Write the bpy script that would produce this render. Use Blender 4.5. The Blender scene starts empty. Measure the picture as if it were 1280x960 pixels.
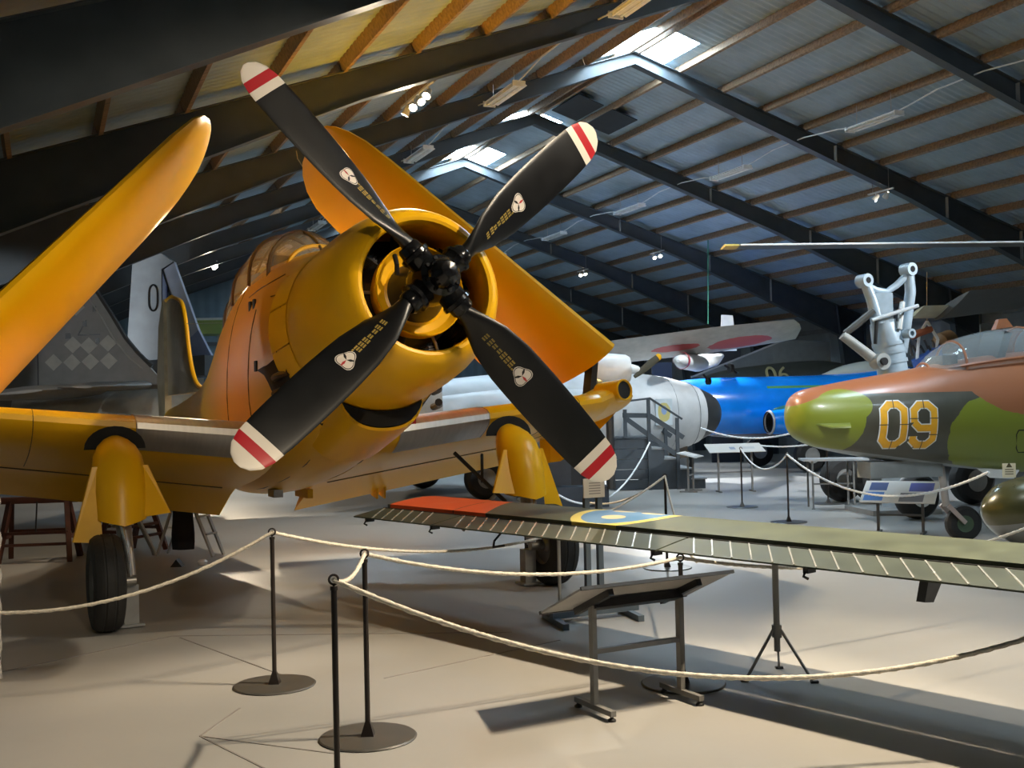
import bpy, bmesh, math, random
from mathutils import Vector, Matrix
random.seed(7)
C = bpy.context.scene.collection
SC = bpy.context.scene
# ---------------------------------------------------------------- camera
F_PX, PITCH, ROLL, CAM_H = 1383.9, 0.0217, 0.0225, 1.783
_r = Vector((1, 0, 0)); _f = Vector((0, math.cos(PITCH), math.sin(PITCH))); _d = Vector((0, math.sin(PITCH), -math.cos(PITCH)))
CR = math.cos(ROLL) * _r + math.sin(ROLL) * _d
CD = -math.sin(ROLL) * _r + math.cos(ROLL) * _d
CF = _f
cam_data = bpy.data.cameras.new('camera'); cam = bpy.data.objects.new('camera', cam_data); C.objects.link(cam)
cam_data.sensor_width = 36; cam_data.lens = F_PX * 36 / 1280; cam_data.clip_end = 300; cam_data.clip_start = 0.05
m = Matrix.Identity(4)
for i in range(3):
    m[i][0] = CR[i]; m[i][1] = -CD[i]; m[i][2] = -CF[i]
m[2][3] = CAM_H
cam.matrix_world = m
SC.camera = cam
def ray(u, v): return CR * ((u - 640) / F_PX) + CD * ((v - 480) / F_PX) + CF
def P(u, v, y):                      # point on the pixel's ray at forward distance y
    d = ray(u, v); return Vector((0, 0, CAM_H)) + d * (y / d.y)
def PZ(u, v, z=0.0):                 # point on the pixel's ray at height z
    d = ray(u, v); return Vector((0, 0, CAM_H)) + d * ((z - CAM_H) / d.z)
# ---------------------------------------------------------------- world, exposure
w = bpy.data.worlds.new('world'); SC.world = w; w.use_nodes = True
w.node_tree.nodes['Background'].inputs[0].default_value = (0.60, 0.78, 1.0, 1)
w.node_tree.nodes['Background'].inputs[1].default_value = 1.0
SC.view_settings.view_transform = 'Standard'; SC.view_settings.look = 'None'
SC.view_settings.gamma = 1.0; SC.view_settings.use_curve_mapping = False
SC.view_settings.exposure = 0.22
# building frame: t along the ridge, u across, origin under the apex of one frame
PSI = -0.4006
BA = Vector((math.sin(PSI), math.cos(PSI), 0)); BE = Vector((math.cos(PSI), -math.sin(PSI), 0)); B0 = Vector((2.393, 20.536, 0))
RIDGE, SLOPE_R, SLOPE_L, BAY = 8.369, .306, .350, 4.5514
UWR, UWL = 13.2, 12.5
def B(t, u, z): return B0 + BA * t + BE * u + Vector((0, 0, z))
def RZ(u): return RIDGE - (SLOPE_R * u if u > 0 else -SLOPE_L * u)
# spot lamps on tracks under the roof: t, u, number of heads, aim point, watts
WARM = (1.0, 0.83, 0.60); COOLW = (0.90, 0.96, 1.0)
SPOTS = [
    # t, u, drop, along-track dir, [(aim xyz, watts, colour, cone deg)]
    (0.15, 5.9, .56, 'spot track below the third roof frame on the daylight side', [((6.5, 28.5, 1.5), 480, COOLW, 70), ((3.5, 25.5, 1.5), 800, COOLW, 60)]),
    (9.28, 5.9, .56, 'spot track in front of the fifth roof frame', [((4.6, 24.5, 0.0), 2600, COOLW, 56), ((5.5, 27, 1.0), 500, COOLW, 60)]),
    (13.8, 5.8, .56, 'spot track deep in the hall above the hanging light aircraft', [((4.5, 30.5, 0.5), 800, COOLW, 60), ((3.0, 30, 2.0), 500, COOLW, 50)]),
    (-3.3, -5.35, .42, 'cluster of four lit spot lamps between two left rafters', [((-2.8, 11.5, 2.0), 500, WARM, 80), ((1.0, 12.0, 2.5), 1200, WARM, 80), ((-1.0, 8.5, 0.0), 900, WARM, 80), ((-3.5, 16.0, 2.2), 350, WARM, 80)]),
    (14.0, -5.7, .42, 'lit spot lamp near the far gable above the numbered tail fin', [((-7.0, 20.0, 2.5), 500, WARM, 90), ((-4.0, 14.0, 0.6), 500, WARM, 90)]),
    (-13.5, -4.0, .5, 'spot track behind the viewer over the rope barrier', [((0.6, 9.3, 1.2), 260, WARM, 70), ((1.6, 5.8, 0.0), 1100, WARM, 66), ((0.3, 6.2, 0.0), 1300, WARM, 44), ((-3.3, 9.3, 1.5), 700, WARM, 42), ((4.7, 13.3, 1.4), 260, COOLW, 50), ((3.4, 18.5, 0.0), 900, COOLW, 30)]),
    (-18.0, -9.0, .5, 'single spot above the viewer near the left wall', [((-3.35, 9.4, 1.2), 380, WARM, 32)]),
    (-2.0, -12.1, .75, 'added unseen spot pair by the left wall brightening the parked tails', [((-7.3, 19.9, 2.6), 110, COOLW, 60), ((-2.0, 12.0, 2.6), 70, COOLW, 60)]),  # added out of frame to brighten the tails and the yellow fuselage side
    (3.6, -12.1, 1.45, 'added unseen wall spot brightening the numbered tail fin', [((-7.4, 24.0, 3.9), 420, COOLW, 60)]),  # invented fixture outside the view, lifts the dark numbered fin
    (-9.0, 5.9, .56, 'spot track beyond the green wing on the right slope', [((1.5, 8.5, 0.5), 230, WARM, 80), ((4.4, 18.5, 0.0), 1500, COOLW, 56)]),
]
LAMP_GAIN = 1.5
SKYLIGHT_STRENGTH = 60.0
# ---------------------------------------------------------------- materials
MATS = {}
def nt(name):
    mt = bpy.data.materials.new(name); mt.use_nodes = True
    return mt, mt.node_tree.nodes, mt.node_tree.links, mt.node_tree.nodes['Principled BSDF']
def mat(name, col, rough=.5, metal=0., var=.12, scale=6., bump=0., coat=0., stretch=None):
    if name in MATS: return MATS[name]
    mt, N, L, b = nt(name)
    tc = N.new('ShaderNodeTexCoord'); src = tc.outputs['Object']
    if stretch:
        mp = N.new('ShaderNodeMapping'); mp.inputs['Scale'].default_value = stretch; L.new(src, mp.inputs[0]); src = mp.outputs[0]
    nz = N.new('ShaderNodeTexNoise'); nz.inputs['Scale'].default_value = scale; nz.inputs['Detail'].default_value = 6
    L.new(src, nz.inputs['Vector'])
    rp = N.new('ShaderNodeValToRGB')
    rp.color_ramp.elements[0].position = .3; rp.color_ramp.elements[1].position = .7
    rp.color_ramp.elements[0].color = [c * (1 - var) for c in col] + [1]
    rp.color_ramp.elements[1].color = [min(1, c * (1 + var)) for c in col] + [1]
    L.new(nz.outputs['Fac'], rp.inputs[0]); L.new(rp.outputs[0], b.inputs['Base Color'])
    mr = N.new('ShaderNodeMapRange'); mr.inputs[3].default_value = max(.02, rough * .85); mr.inputs[4].default_value = min(1, rough * 1.2)
    L.new(nz.outputs['Fac'], mr.inputs[0]); L.new(mr.outputs[0], b.inputs['Roughness'])
    b.inputs['Metallic'].default_value = metal
    if coat: b.inputs['Coat Weight'].default_value = coat; b.inputs['Coat Roughness'].default_value = .12
    if bump:
        bp = N.new('ShaderNodeBump'); bp.inputs['Strength'].default_value = bump; bp.inputs['Distance'].default_value = .02
        L.new(nz.outputs['Fac'], bp.inputs['Height']); L.new(bp.outputs[0], b.inputs['Normal'])
    MATS[name] = mt; return mt
def glass(name, col=(.9, .95, .95), alpha=.25, rough=.05):
    if name in MATS: return MATS[name]
    mt, N, L, b = nt(name)
    b.inputs['Base Color'].default_value = (*col, 1); b.inputs['Roughness'].default_value = rough
    b.inputs['Alpha'].default_value = alpha; b.inputs['Specular IOR Level'].default_value = .8
    nz = N.new('ShaderNodeTexNoise'); nz.inputs['Scale'].default_value = 3; mr = N.new('ShaderNodeMapRange')
    mr.inputs[3].default_value = rough; mr.inputs[4].default_value = rough * 3; L.new(nz.outputs[0], mr.inputs[0]); L.new(mr.outputs[0], b.inputs['Roughness'])
    MATS[name] = mt; return mt
def emit(name, col, s):
    if name in MATS: return MATS[name]
    mt, N, L, b = nt(name)
    b.inputs['Base Color'].default_value = (*col, 1)
    b.inputs['Emission Color'].default_value = (*col, 1); b.inputs['Emission Strength'].default_value = s
    MATS[name] = mt; return mt
# node helpers for painted patterns (flat paint on a surface, in object space)
class NB:
    def __init__(s, name, rough=.4, metal=0., coat=0., bump=0.):
        s.mt, s.N, s.L, s.b = nt(name); s.b.inputs['Metallic'].default_value = metal
        s.b.inputs['Coat Weight'].default_value = coat; s.b.inputs['Coat Roughness'].default_value = .12
        s.tc = s.N.new('ShaderNodeTexCoord'); sp = s.N.new('ShaderNodeSeparateXYZ'); s.L.new(s.tc.outputs['Object'], sp.inputs[0])
        s.x, s.y, s.z = sp.outputs
        nz = s.N.new('ShaderNodeTexNoise'); nz.inputs['Scale'].default_value = 5; nz.inputs['Detail'].default_value = 6; s.L.new(s.tc.outputs['Object'], nz.inputs[0]); s.noise = nz.outputs[0]
        mr = s.N.new('ShaderNodeMapRange'); mr.inputs[3].default_value = rough * .85; mr.inputs[4].default_value = rough * 1.2
        s.L.new(s.noise, mr.inputs[0]); s.L.new(mr.outputs[0], s.b.inputs['Roughness'])
        if bump:
            bp = s.N.new('ShaderNodeBump'); bp.inputs['Strength'].default_value = bump; bp.inputs['Distance'].default_value = .02
            s.L.new(s.noise, bp.inputs['Height']); s.L.new(bp.outputs[0], s.b.inputs['Normal'])
        s.col = None
        MATS[name] = s.mt
    def m(s, op, a, b=0., c=None):
        n = s.N.new('ShaderNodeMath'); n.operation = op
        for i, v in enumerate((a, b, c)):
            if v is None: continue
            if hasattr(v, 'links'): s.L.new(v, n.inputs[i])
            else: n.inputs[i].default_value = v
        return n.outputs[0]
    def band(s, v, lo, hi): return s.m('MULTIPLY', s.m('GREATER_THAN', v, lo), s.m('LESS_THAN', v, hi))
    def ell(s, a, b, ca, cb, ra, rb, wob=0.):
        da = s.m('DIVIDE', s.m('SUBTRACT', a, ca), ra); db = s.m('DIVIDE', s.m('SUBTRACT', b, cb), rb)
        d = s.m('ADD', s.m('MULTIPLY', da, da), s.m('MULTIPLY', db, db))
        if wob: d = s.m('ADD', d, s.m('MULTIPLY', s.m('SUBTRACT', s.noise, .5), wob))
        return s.m('LESS_THAN', d, 1.)
    def line(s, a, b, ka, kb, k0): return s.m('GREATER_THAN', s.m('ADD', s.m('ADD', s.m('MULTIPLY', a, ka), s.m('MULTIPLY', b, kb)), k0), 0.)
    def base(s, col, var=.12):
        rp = s.N.new('ShaderNodeValToRGB'); rp.color_ramp.elements[0].position = .3; rp.color_ramp.elements[1].position = .7
        rp.color_ramp.elements[0].color = [c * (1 - var) for c in col] + [1]; rp.color_ramp.elements[1].color = [min(1, c * (1 + var)) for c in col] + [1]
        s.L.new(s.noise, rp.inputs[0]); s.col = rp.outputs[0]; return s
    def over(s, mask, col):
        mx = s.N.new('ShaderNodeMix'); mx.data_type = 'RGBA'
        s.L.new(mask, mx.inputs[0]); s.L.new(s.col, mx.inputs[6]); mx.inputs[7].default_value = (*col, 1); s.col = mx.outputs[2]; return s
    def done(s): s.L.new(s.col, s.b.inputs['Base Color']); return s.mt

YEL = mat('yellow_paint', (.86, .455, .004), .33, 0, .015, 2); YEL.node_tree.nodes['Principled BSDF'].inputs['Specular IOR Level'].default_value = .38
BLK = mat('black_metal', (.012, .012, .013), .38, .0, .2)
RUB = mat('tyre_rubber', (.018, .017, .016), .62, 0, .25, 20, .2)
STEEL = mat('brushed_steel', (.42, .40, .37), .34, .9, .12, 8)
ALU = mat('bare_aluminium', (.55, .53, .50), .40, .9, .08, 3, stretch=(1, 8, 1))
DARKHOLE = mat('dark_interior', (.006, .006, .006), .8)
GREYP = mat('grey_support_paint', (.30, .30, .29), .5)
ROPE = mat('cream_rope', (.62, .56, .46), .85, 0, .15, 60, .4)
WROPE = mat('white_rope', (.85, .86, .86), .7, 0, .05, 40)
WHITE = mat('white_paint', (.78, .78, .76), .4, 0, .06)
WOOD = mat('dark_red_wood', (.075, .022, .012), .6, 0, .3, 8)
FRAME = mat('steel_frame_paint', (.056, .068, .078), .45, 0, .15, 3)
TIMBER = mat('timber_purlin', (.26, .18, .115), .7, 0, .35, 5, .2, stretch=(.3, 4, 4))
# ---------------------------------------------------------------- mesh helpers
class MB:
    def __init__(s): s.v = []; s.f = []; s.mi = []
    def add(s, vs, fs, mi=0):
        o = len(s.v); s.v += [tuple(v) for v in vs]; s.f += [tuple(i + o for i in f) for f in fs]; s.mi += [mi] * len(fs); return s
    def box(s, c, sz, R=None, mi=0):
        vs = [Vector((x * sz[0] / 2, y * sz[1] / 2, z * sz[2] / 2)) for x in (-1, 1) for y in (-1, 1) for z in (-1, 1)]
        if R is not None: vs = [R @ v for v in vs]
        c = Vector(c); vs = [v + c for v in vs]
        return s.add(vs, [(0, 1, 3, 2), (4, 6, 7, 5), (0, 4, 5, 1), (2, 3, 7, 6), (0, 2, 6, 4), (1, 5, 7, 3)], mi)
    def bar(s, a, b, w, h=None, upv=(0, 0, 1), mi=0):
        a = Vector(a); b = Vector(b); h = h or w; d = (b - a); ln = d.length; d.normalize(); upv = Vector(upv)
        sd = d.cross(upv)
        if sd.length < 1e-4: sd = d.cross(Vector((1, 0, 0)))
        sd.normalize(); uu = sd.cross(d)
        R = Matrix((d, sd, uu)).transposed(); return s.box((a + b) / 2, (ln, w, h), R, mi)
    def tube(s, pts, r, n=10, cap=True, mi=0):
        pts = [Vector(p) for p in pts]; rs = r if isinstance(r, (list, tuple)) else [r] * len(pts)
        up = None; rings = []
        for i, p in enumerate(pts):
            t = (pts[min(i + 1, len(pts) - 1)] - pts[max(i - 1, 0)])
            if t.length < 1e-9: t = Vector((0, 0, 1))
            t.normalize()
            if up is None:
                up = Vector((0, 0, 1)) if abs(t.z) < .9 else Vector((1, 0, 0))
            sd = t.cross(up); sd.normalize(); up = sd.cross(t); up.normalize()
            rings.append([p + (sd * math.cos(a) + up * math.sin(a)) * rs[i] for a in [2 * math.pi * k / n for k in range(n)]])
        return s.loft(rings, cap, cap, mi=mi)
    def loft(s, rings, cap0=True, cap1=True, closed=True, mi=0):
        n = len(rings[0]); vs = [v for r in rings for v in r]; fs = []
        for i in range(len(rings) - 1):
            for k in range(n if closed else n - 1):
                k2 = (k + 1) % n; fs.append((i * n + k, i * n + k2, (i + 1) * n + k2, (i + 1) * n + k))
        if cap0: fs.append(tuple(range(n - 1, -1, -1)))
        if cap1: fs.append(tuple(range((len(rings) - 1) * n, len(rings) * n)))
        return s.add(vs, fs, mi)
    def lathe(s, prof, c=(0, 0, 0), ax=(0, 0, 1), n=32, mi=0, cap=False):
        c = Vector(c); ax = Vector(ax).normalized(); a1 = ax.orthogonal().normalized(); a2 = ax.cross(a1)
        return s.loft([[c + ax * h + (a1 * math.cos(q) + a2 * math.sin(q)) * r for q in [2 * math.pi * k / n for k in range(n)]] for h, r in prof], cap, cap, mi=mi)
    def plate(s, outline, th, nrm, mi=0):
        nrm = Vector(nrm).normalized() * th / 2
        return s.loft([[Vector(p) - nrm for p in outline], [Vector(p) + nrm for p in outline]], mi=mi)
    def build(s, name, mats, parent=None, sharp=35, kind=None, label=None, fix=True):
        me = bpy.data.meshes.new(name); me.from_pydata(s.v, [], s.f)
        for mt in (mats if isinstance(mats, (list, tuple)) else [mats]): me.materials.append(mt)
        me.polygons.foreach_set('material_index', s.mi)
        if fix:
            bm = bmesh.new(); bm.from_mesh(me); bmesh.ops.recalc_face_normals(bm, faces=bm.faces); bm.to_mesh(me); bm.free()
        me.polygons.foreach_set('use_smooth', [True] * len(me.polygons)); me.set_sharp_from_angle(angle=math.radians(sharp)); me.update()
        o = bpy.data.objects.new(name, me); C.objects.link(o)
        if parent: o.parent = parent
        if kind: o['kind'] = kind
        if label: o['label'] = label
        return o
def tag(o, label, cat, group=None, kind=None):
    o['label'] = label; o['category'] = cat
    if group: o['group'] = group
    if kind: o['kind'] = kind
    return o
def thing(name, label, cat, loc=(0, 0, 0), rz=0., group=None):
    o = bpy.data.objects.new(name, None); C.objects.link(o); o.location = loc; o.rotation_euler = (0, 0, rz); o.empty_display_size = .2
    return tag(o, label, cat, group)
def link_copy(o, parent):
    c = o.copy(); C.objects.link(c); c.parent = parent; return c
def copy_tree(o, parent=None):
    c = link_copy(o, parent)
    for ch in list(o.children): copy_tree(ch, c)
    return c
def airfoil(th, n=14, camber=.02):
    """closed loop (chord fraction, height) TE-upper -> LE -> TE-lower"""
    xs = [(1 - math.cos(math.pi * i / n)) / 2 for i in range(n + 1)]
    y = lambda x: 5 * th * (.2969 * math.sqrt(x) - .126 * x - .3516 * x * x + .2843 * x ** 3 - .1036 * x ** 4)
    cb = lambda x: camber * 4 * x * (1 - x)
    return [(x, cb(x) + y(x)) for x in reversed(xs)] + [(x, cb(x) - y(x)) for x in xs[1:-1]]
def superring(x, zt, zb, hw, n=28, e=2.2, wide=.5, ysh=0.):
    """cross-section ring in the plane x; widest at fraction `wide` of the height"""
    out = []; zc = zb + (zt - zb) * wide
    for k in range(n):
        a = 2 * math.pi * k / n; c, s_ = math.cos(a), math.sin(a)
        y = hw * math.copysign(abs(c) ** (2 / e), c); h = (zt - zc) if s_ > 0 else (zc - zb)
        out.append(Vector((x, y + ysh, zc + h * math.copysign(abs(s_) ** (2 / e), s_))))
    return out
def interp(tab, x):
    tab = sorted(tab)
    if x <= tab[0][0]: return tab[0][1:]
    for a, b in zip(tab, tab[1:]):
        if x <= b[0]:
            f = (x - a[0]) / (b[0] - a[0]); return tuple(p + (q - p) * f for p, q in zip(a[1:], b[1:]))
    return tab[-1][1:]
def smooth_tab(tab, n):
    """Catmull-Rom resample of a station table"""
    tab = sorted(tab); out = []
    for i in range(len(tab) - 1):
        p0 = tab[max(i - 1, 0)]; p1 = tab[i]; p2 = tab[i + 1]; p3 = tab[min(i + 2, len(tab) - 1)]
        for k in range(n):
            t = k / n
            out.append(tuple(.5 * (2 * b + (c - a) * t + (2 * a - 5 * b + 4 * c - d) * t * t + (3 * b - a - 3 * c + d) * t ** 3) for a, b, c, d in zip(p0, p1, p2, p3)))
    out.append(tab[-1]); return out
def sag(a, b, dip, n=24):
    a = Vector(a); b = Vector(b); return [a.lerp(b, i / n) - Vector((0, 0, dip * 4 * (i / n) * (1 - i / n))) for i in range(n + 1)]
def face_ring(v0, v1): pass
# ================================================================ BUILDING
T0, T1 = -6 * BAY, 6 * BAY
# floor
fl = NB('painted_concrete_floor', rough=.38); fl.b.inputs['Specular IOR Level'].default_value = .32; fl.noise.node.inputs['Scale'].default_value = .7; fl.noise.node.inputs['Detail'].default_value = 2
n1 = fl.N.new('ShaderNodeTexNoise'); n1.inputs['Scale'].default_value = .35; n1.inputs['Detail'].default_value = 8; fl.L.new(fl.tc.outputs['Object'], n1.inputs[0])
rp = fl.N.new('ShaderNodeValToRGB'); rp.color_ramp.elements[0].position = .35; rp.color_ramp.elements[1].position = .65
rp.color_ramp.elements[0].color = (.29, .28, .26, 1); rp.color_ramp.elements[1].color = (.37, .355, .335, 1)
fl.L.new(n1.outputs[0], rp.inputs[0]); fl.col = rp.outputs[0]
FLOOR = fl.done()
f = MB(); f.box(((B(0, 0, 0) + Vector((0, 0, -.1)))), (2 * 13.2 + 1, T1 - T0 + 1, .2), Matrix.Rotation(-PSI, 3, 'Z'))
fo = f.build('floor', FLOOR); fo['kind'] = 'structure'
# thin painted seam lines on the floor
for k, (u0, v0, u1, v1) in enumerate([(0, 840, 215, 795), (215, 795, 640, 790), (225, 797, 370, 850), (250, 920, 300, 885), (250, 920, 330, 960), (250, 920, 420, 942), (480, 848, 700, 800)]):
    a, b = PZ(u0, v0, .0015), PZ(u1, v1, .0015)
    MB().bar(a, b, .012, .003).build('seam', mat('floor_seam', (.22, .2, .18), .6), fo)
# corrugated roof
ROOF = mat('galvanised_roof_sheet', (.30, .40, .48), .5, .15, .12, 2.5)
ceil = MB()
def corr(side):
    mb = MB(); n = int((T1 - T0) / .04); vs = []
    sky = []
    for i in range(n + 1):
        t = T0 + (T1 - T0) * i / n; z = .018 * math.sin(2 * math.pi * i / 4)
        for u in (0.0, .78, (UWR if side > 0 else UWL) + .1): vs.append(B(t, side * u, RZ(side * u) + .16 + z))
    fs = []
    for i in range(n):
        t = T0 + (T1 - T0) * (i + .5) / n
        open_ = any(lo < t < hi for lo, hi in SKYL)
        if not open_: fs.append((3 * i, 3 * i + 1, 3 * i + 4, 3 * i + 3))
        fs.append((3 * i + 1, 3 * i + 2, 3 * i + 5, 3 * i + 4))
    mb.add(vs, fs); return mb
SKYL = [(2 * BAY * k + o - 1.05, 2 * BAY * k + o + .42) for k in (-2, -1, 0, 1, 2) for o in (0,)] + [(BAY + .1, BAY + .8)]
ridge = MB(); ridge.box(B((T0 + T1) / 2, 0, RIDGE + .22), (.3, T1 - T0, .03), Matrix.Rotation(-PSI, 3, 'Z'))
ceiling = ridge.build('ceiling', ROOF); ceiling['kind'] = 'structure'
for s in (-1, 1): corr(s).build('roof_sheet', ROOF, ceiling, sharp=60, fix=False)
SKYM = emit('daylit_rooflight_sheet', (.62, .83, 1.0), SKYLIGHT_STRENGTH)
k = 0
for lo, hi in SKYL:
    for s in (-1, 1):
        k += 1; mb = MB()
        mb.plate([B(lo, s * .05, RZ(s * .05) + .16), B(hi, s * .05, RZ(s * .05) + .16), B(hi, s * .78, RZ(s * .78) + .16), B(lo, s * .78, RZ(s * .78) + .16)], .012, (BE * s * .33 + Vector((0, 0, 1))))
        o = mb.build('window_%d' % k, SKYM); o['kind'] = 'structure'
# portal frames: tapered rafters and columns, both flanges
def tapered(side, t, a, b, ha, hb, w=.18):
    """I-section rafter from (u,z) a to b, depth ha -> hb hanging below"""
    mb = MB(); (u0, z0), (u1, z1) = a, b
    def quad(w2, lo0, hi0, lo1, hi1):
        vs = [B(t + dt, side * u, z) for (u, z) in ((u0, z0 - hi0), (u0, z0 - lo0), (u1, z1 - lo1), (u1, z1 - hi1)) for dt in (-w2, w2)]
        mb.add(vs, [(0, 1, 3, 2), (2, 3, 5, 4), (4, 5, 7, 6), (6, 7, 1, 0), (0, 2, 4, 6), (1, 7, 5, 3)])
    quad(.008, 0, ha, 0, hb); quad(w / 2, 0, .014, 0, .014); quad(w / 2, ha - .014, ha, hb - .014, hb)
    return mb
for kf in range(-5, 6):
    t = kf * BAY
    for s in (-1, 1):
        ue = (UWR if s > 0 else UWL) - .3
        tapered(s, t, (0.0, RIDGE), (6.5, RZ(s * 6.5)), .24, .42).build('rafter', FRAME, ceiling)
        tapered(s, t, (6.5, RZ(s * 6.5)), (ue, RZ(s * ue)), .42, .98).build('haunch', FRAME, ceiling)
        cm = MB()
        def cq(u0b, u1b, u0t, u1t, wd):
            v = [B(t + dt, s * u, z) for (u, z) in ((u0b, 0), (u1b, 0), (u1t, RZ(s * u1t) - .02), (u0t, RZ(s * u0t) - .02)) for dt in (-wd, wd)]
            cm.add(v, [(0, 1, 3, 2), (2, 3, 5, 4), (4, 5, 7, 6), (6, 7, 1, 0), (0, 2, 4, 6), (1, 7, 5, 3)])
        cq(ue - .3, ue + .15, ue - .9, ue + .15, .008); cq(ue - .32, ue - .3, ue - .92, ue - .9, .09); cq(ue + .13, ue + .15, ue + .13, ue + .15, .09)
        cm.build('column', FRAME, ceiling)
        if s > 0:
            for uu in (4.6, 7.5, 9.6):
                d = .24 + .18 * min(uu, 6.5) / 6.5 + (.56 * (uu - 6.5) / 6.4 if uu > 6.5 else 0)
                MB().bar(B(t, s * uu, RZ(s * uu) - .02), B(t, s * uu, RZ(s * uu) - d + .01), .17, .012, BE).build('stiffener', GREYP, ceiling)
# timber purlins, one per bay
pur = None
PS = .955
rest = MB()
for kb in range(-6, 6):
    for s in (-1, 1):
        for j in range(-1, 13):
            u = 1.0 + j * PS if j >= 0 else .1
            t = (kb + .5) * BAY
            Mw = Matrix.Translation(B(t, s * u, RZ(s * u) + .07)) @ Matrix.Rotation(-PSI, 4, 'Z') @ Matrix.Rotation(s * math.atan(SLOPE_R if s > 0 else SLOPE_L) if j >= 0 else 0, 4, 'Y')
            if kb < -4:
                rest.box(Mw.translation, (.055, BAY - .03, .16), Mw.to_3x3()); continue
            if pur is None:
                pb = MB(); pb.box((0, 0, 0), (.055, BAY - .03, .16)); pur = pb.build('purlin', TIMBER, ceiling); o = pur
            else: o = link_copy(pur, ceiling)
            o.matrix_world = Mw
rest.build('purlin_row', TIMBER, ceiling, kind='stuff')
# black cover boards below the rooflight in front of the fourth frame
BLKB = mat('black_board', (.02, .024, .028), .6)
for (a0, a1, b0, b1) in ((2.6, 3.9, .15, .75), (2.6, 3.9, .95, 1.55)):
    MB().plate([B(a0, b0, RZ(b0) - .02), B(a1, b0, RZ(b0) - .02), B(a1, b1, RZ(b1) - .02), B(a0, b1, RZ(b1) - .02)], .02, BE * SLOPE_R + Vector((0, 0, 1))).build('blackout_board', BLKB, ceiling)
# walls
WALLR = mat('grey_wall_sheet', (.30, .32, .33), .5, .2, .12, 2)
WALLB = mat('blue_grey_gable_sheet', (.17, .25, .30), .5, .1, .12, 2)
def wall_side(name, u, M_):
    mb = MB(); n = int((T1 - T0) / .1); vs = []; fs = []
    for i in range(n + 1):
        t = T0 + (T1 - T0) * i / n; d = .03 * (1 if (i // 2) % 2 else 0)
        vs += [B(t, u + math.copysign(d, u), 0), B(t, u + math.copysign(d, u), RZ(u) + .2)]
        if i: fs.append((2 * i - 2, 2 * i, 2 * i + 1, 2 * i - 1))
    mb.add(vs, fs); o = mb.build(name, M_, None, 30, 'structure', fix=False); return o
wall_side('wall_right', UWR, WALLR); wall_side('wall_left', -UWL, WALLB)
def wall_end(name, t, M_, out):
    mb = MB(); n = int((UWR + UWL) / .1); vs = []; fs = []
    for i in range(n + 1):
        u = -UWL + (UWR + UWL) * i / n; d = .03 * (1 if (i // 2) % 2 else 0) * out
        vs += [B(t + d, u, 0), B(t + d, u, RZ(u) + .2)]
        if i: fs.append((2 * i - 2, 2 * i, 2 * i + 1, 2 * i - 1))
    mb.add(vs, fs); return mb.build(name, M_, None, 30, 'structure', fix=False)
wall_end('wall_back', T1, WALLB, 1); wall_end('wall_front', T0, WALLR, -1)
for j, z in enumerate((1.5, 3.0, 4.6)):   # girts on the gable
    MB().bar(B(T1 - .08, -UWL, z), B(T1 - .08, UWR, z), .12, .15).build('trim_%d' % (j + 1), FRAME, None, kind='structure')
for j, z in enumerate((1.4, 2.7, 4.05)):
    MB().bar(B(T0, UWR - .06, z), B(T1, UWR - .06, z), .1, .14).build('trim_%d' % (j + 4), mat('girt_grey', (.2, .21, .21), .5), None, kind='structure')
# ---------------------------------------------------------------- fluorescent battens (unlit) on both slopes + cable
FLW = mat('batten_white', (.72, .76, .78), .35); FLT = mat('unlit_tube', (.8, .84, .86), .2)
def batten(t, s, u, idx):
    z = 6.80 if s > 0 else 6.97
    hang = RZ(s * u) - z
    o = thing('fluorescent_batten', 'unlit twin tube batten light on the %s slope, %s counted from the far gable' % ('rooflight-lit right-hand' if s > 0 else 'shaded spot-lit', ['first', 'second', 'third', 'fourth', 'fifth', 'sixth', 'seventh', 'eighth'][idx]), 'light', B(t, s * u, z), -PSI, 'batten lights on the %s slope' % ('right' if s > 0 else 'left'))
    b_ = MB(); b_.box((0, 0, .045), (.11, 1.3, .05)); b_.build('housing', FLW, o)
    r_ = MB(); r_.loft([[Vector((-.15, y, .0)), Vector((-.055, y, .05)), Vector((.055, y, .05)), Vector((.15, y, .0)), Vector((.15, y, .008)), Vector((.05, y, .06)), Vector((-.05, y, .06)), Vector((-.15, y, .008))] for y in (-.63, .63)]); r_.build('reflector', FLW, o)
    for dx in (-.06, .06):
        MB().tube([(dx, -.6, -.005), (dx, .6, -.005)], .017, 8).build('tube', FLT, o)
    for y in (-.64, .64): MB().box((0, y, .02), (.22, .03, .09)).build('end_cap', FLW, o)
    for y in (-.45, .45): MB().tube([(0, y, .07), (0, y, hang)], .006, 6).build('hanger', STEEL, o)
CABLE = mat('grey_cable', (.62, .66, .68), .5)
for s, u, t0 in ((1, 3.7, -2.2), (-1, 3.12, -1.15)):
    ts = [t0 + 4.55 * k for k in range(-2, 6)]
    for i_, t in enumerate(ts): batten(t, s, u, len(ts) - 1 - i_)
    pts = []
    for a_, b_ in zip(ts, ts[1:]):
        z = 6.86 if s > 0 else 7.03
        for q, dz in ((.64, 0), (1.0, .06), (2.0, .14), (3.0, .12), (3.7, .02), (3.9, 0)): pts.append(B(a_ + q, s * u, z + dz))
    tag(MB().tube(pts, .013, 6).build('cable', CABLE), 'pale conduit looping between batten lights on the %s slope' % ('rooflight-lit' if s > 0 else 'shaded spot-lit'), 'cable')
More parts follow.
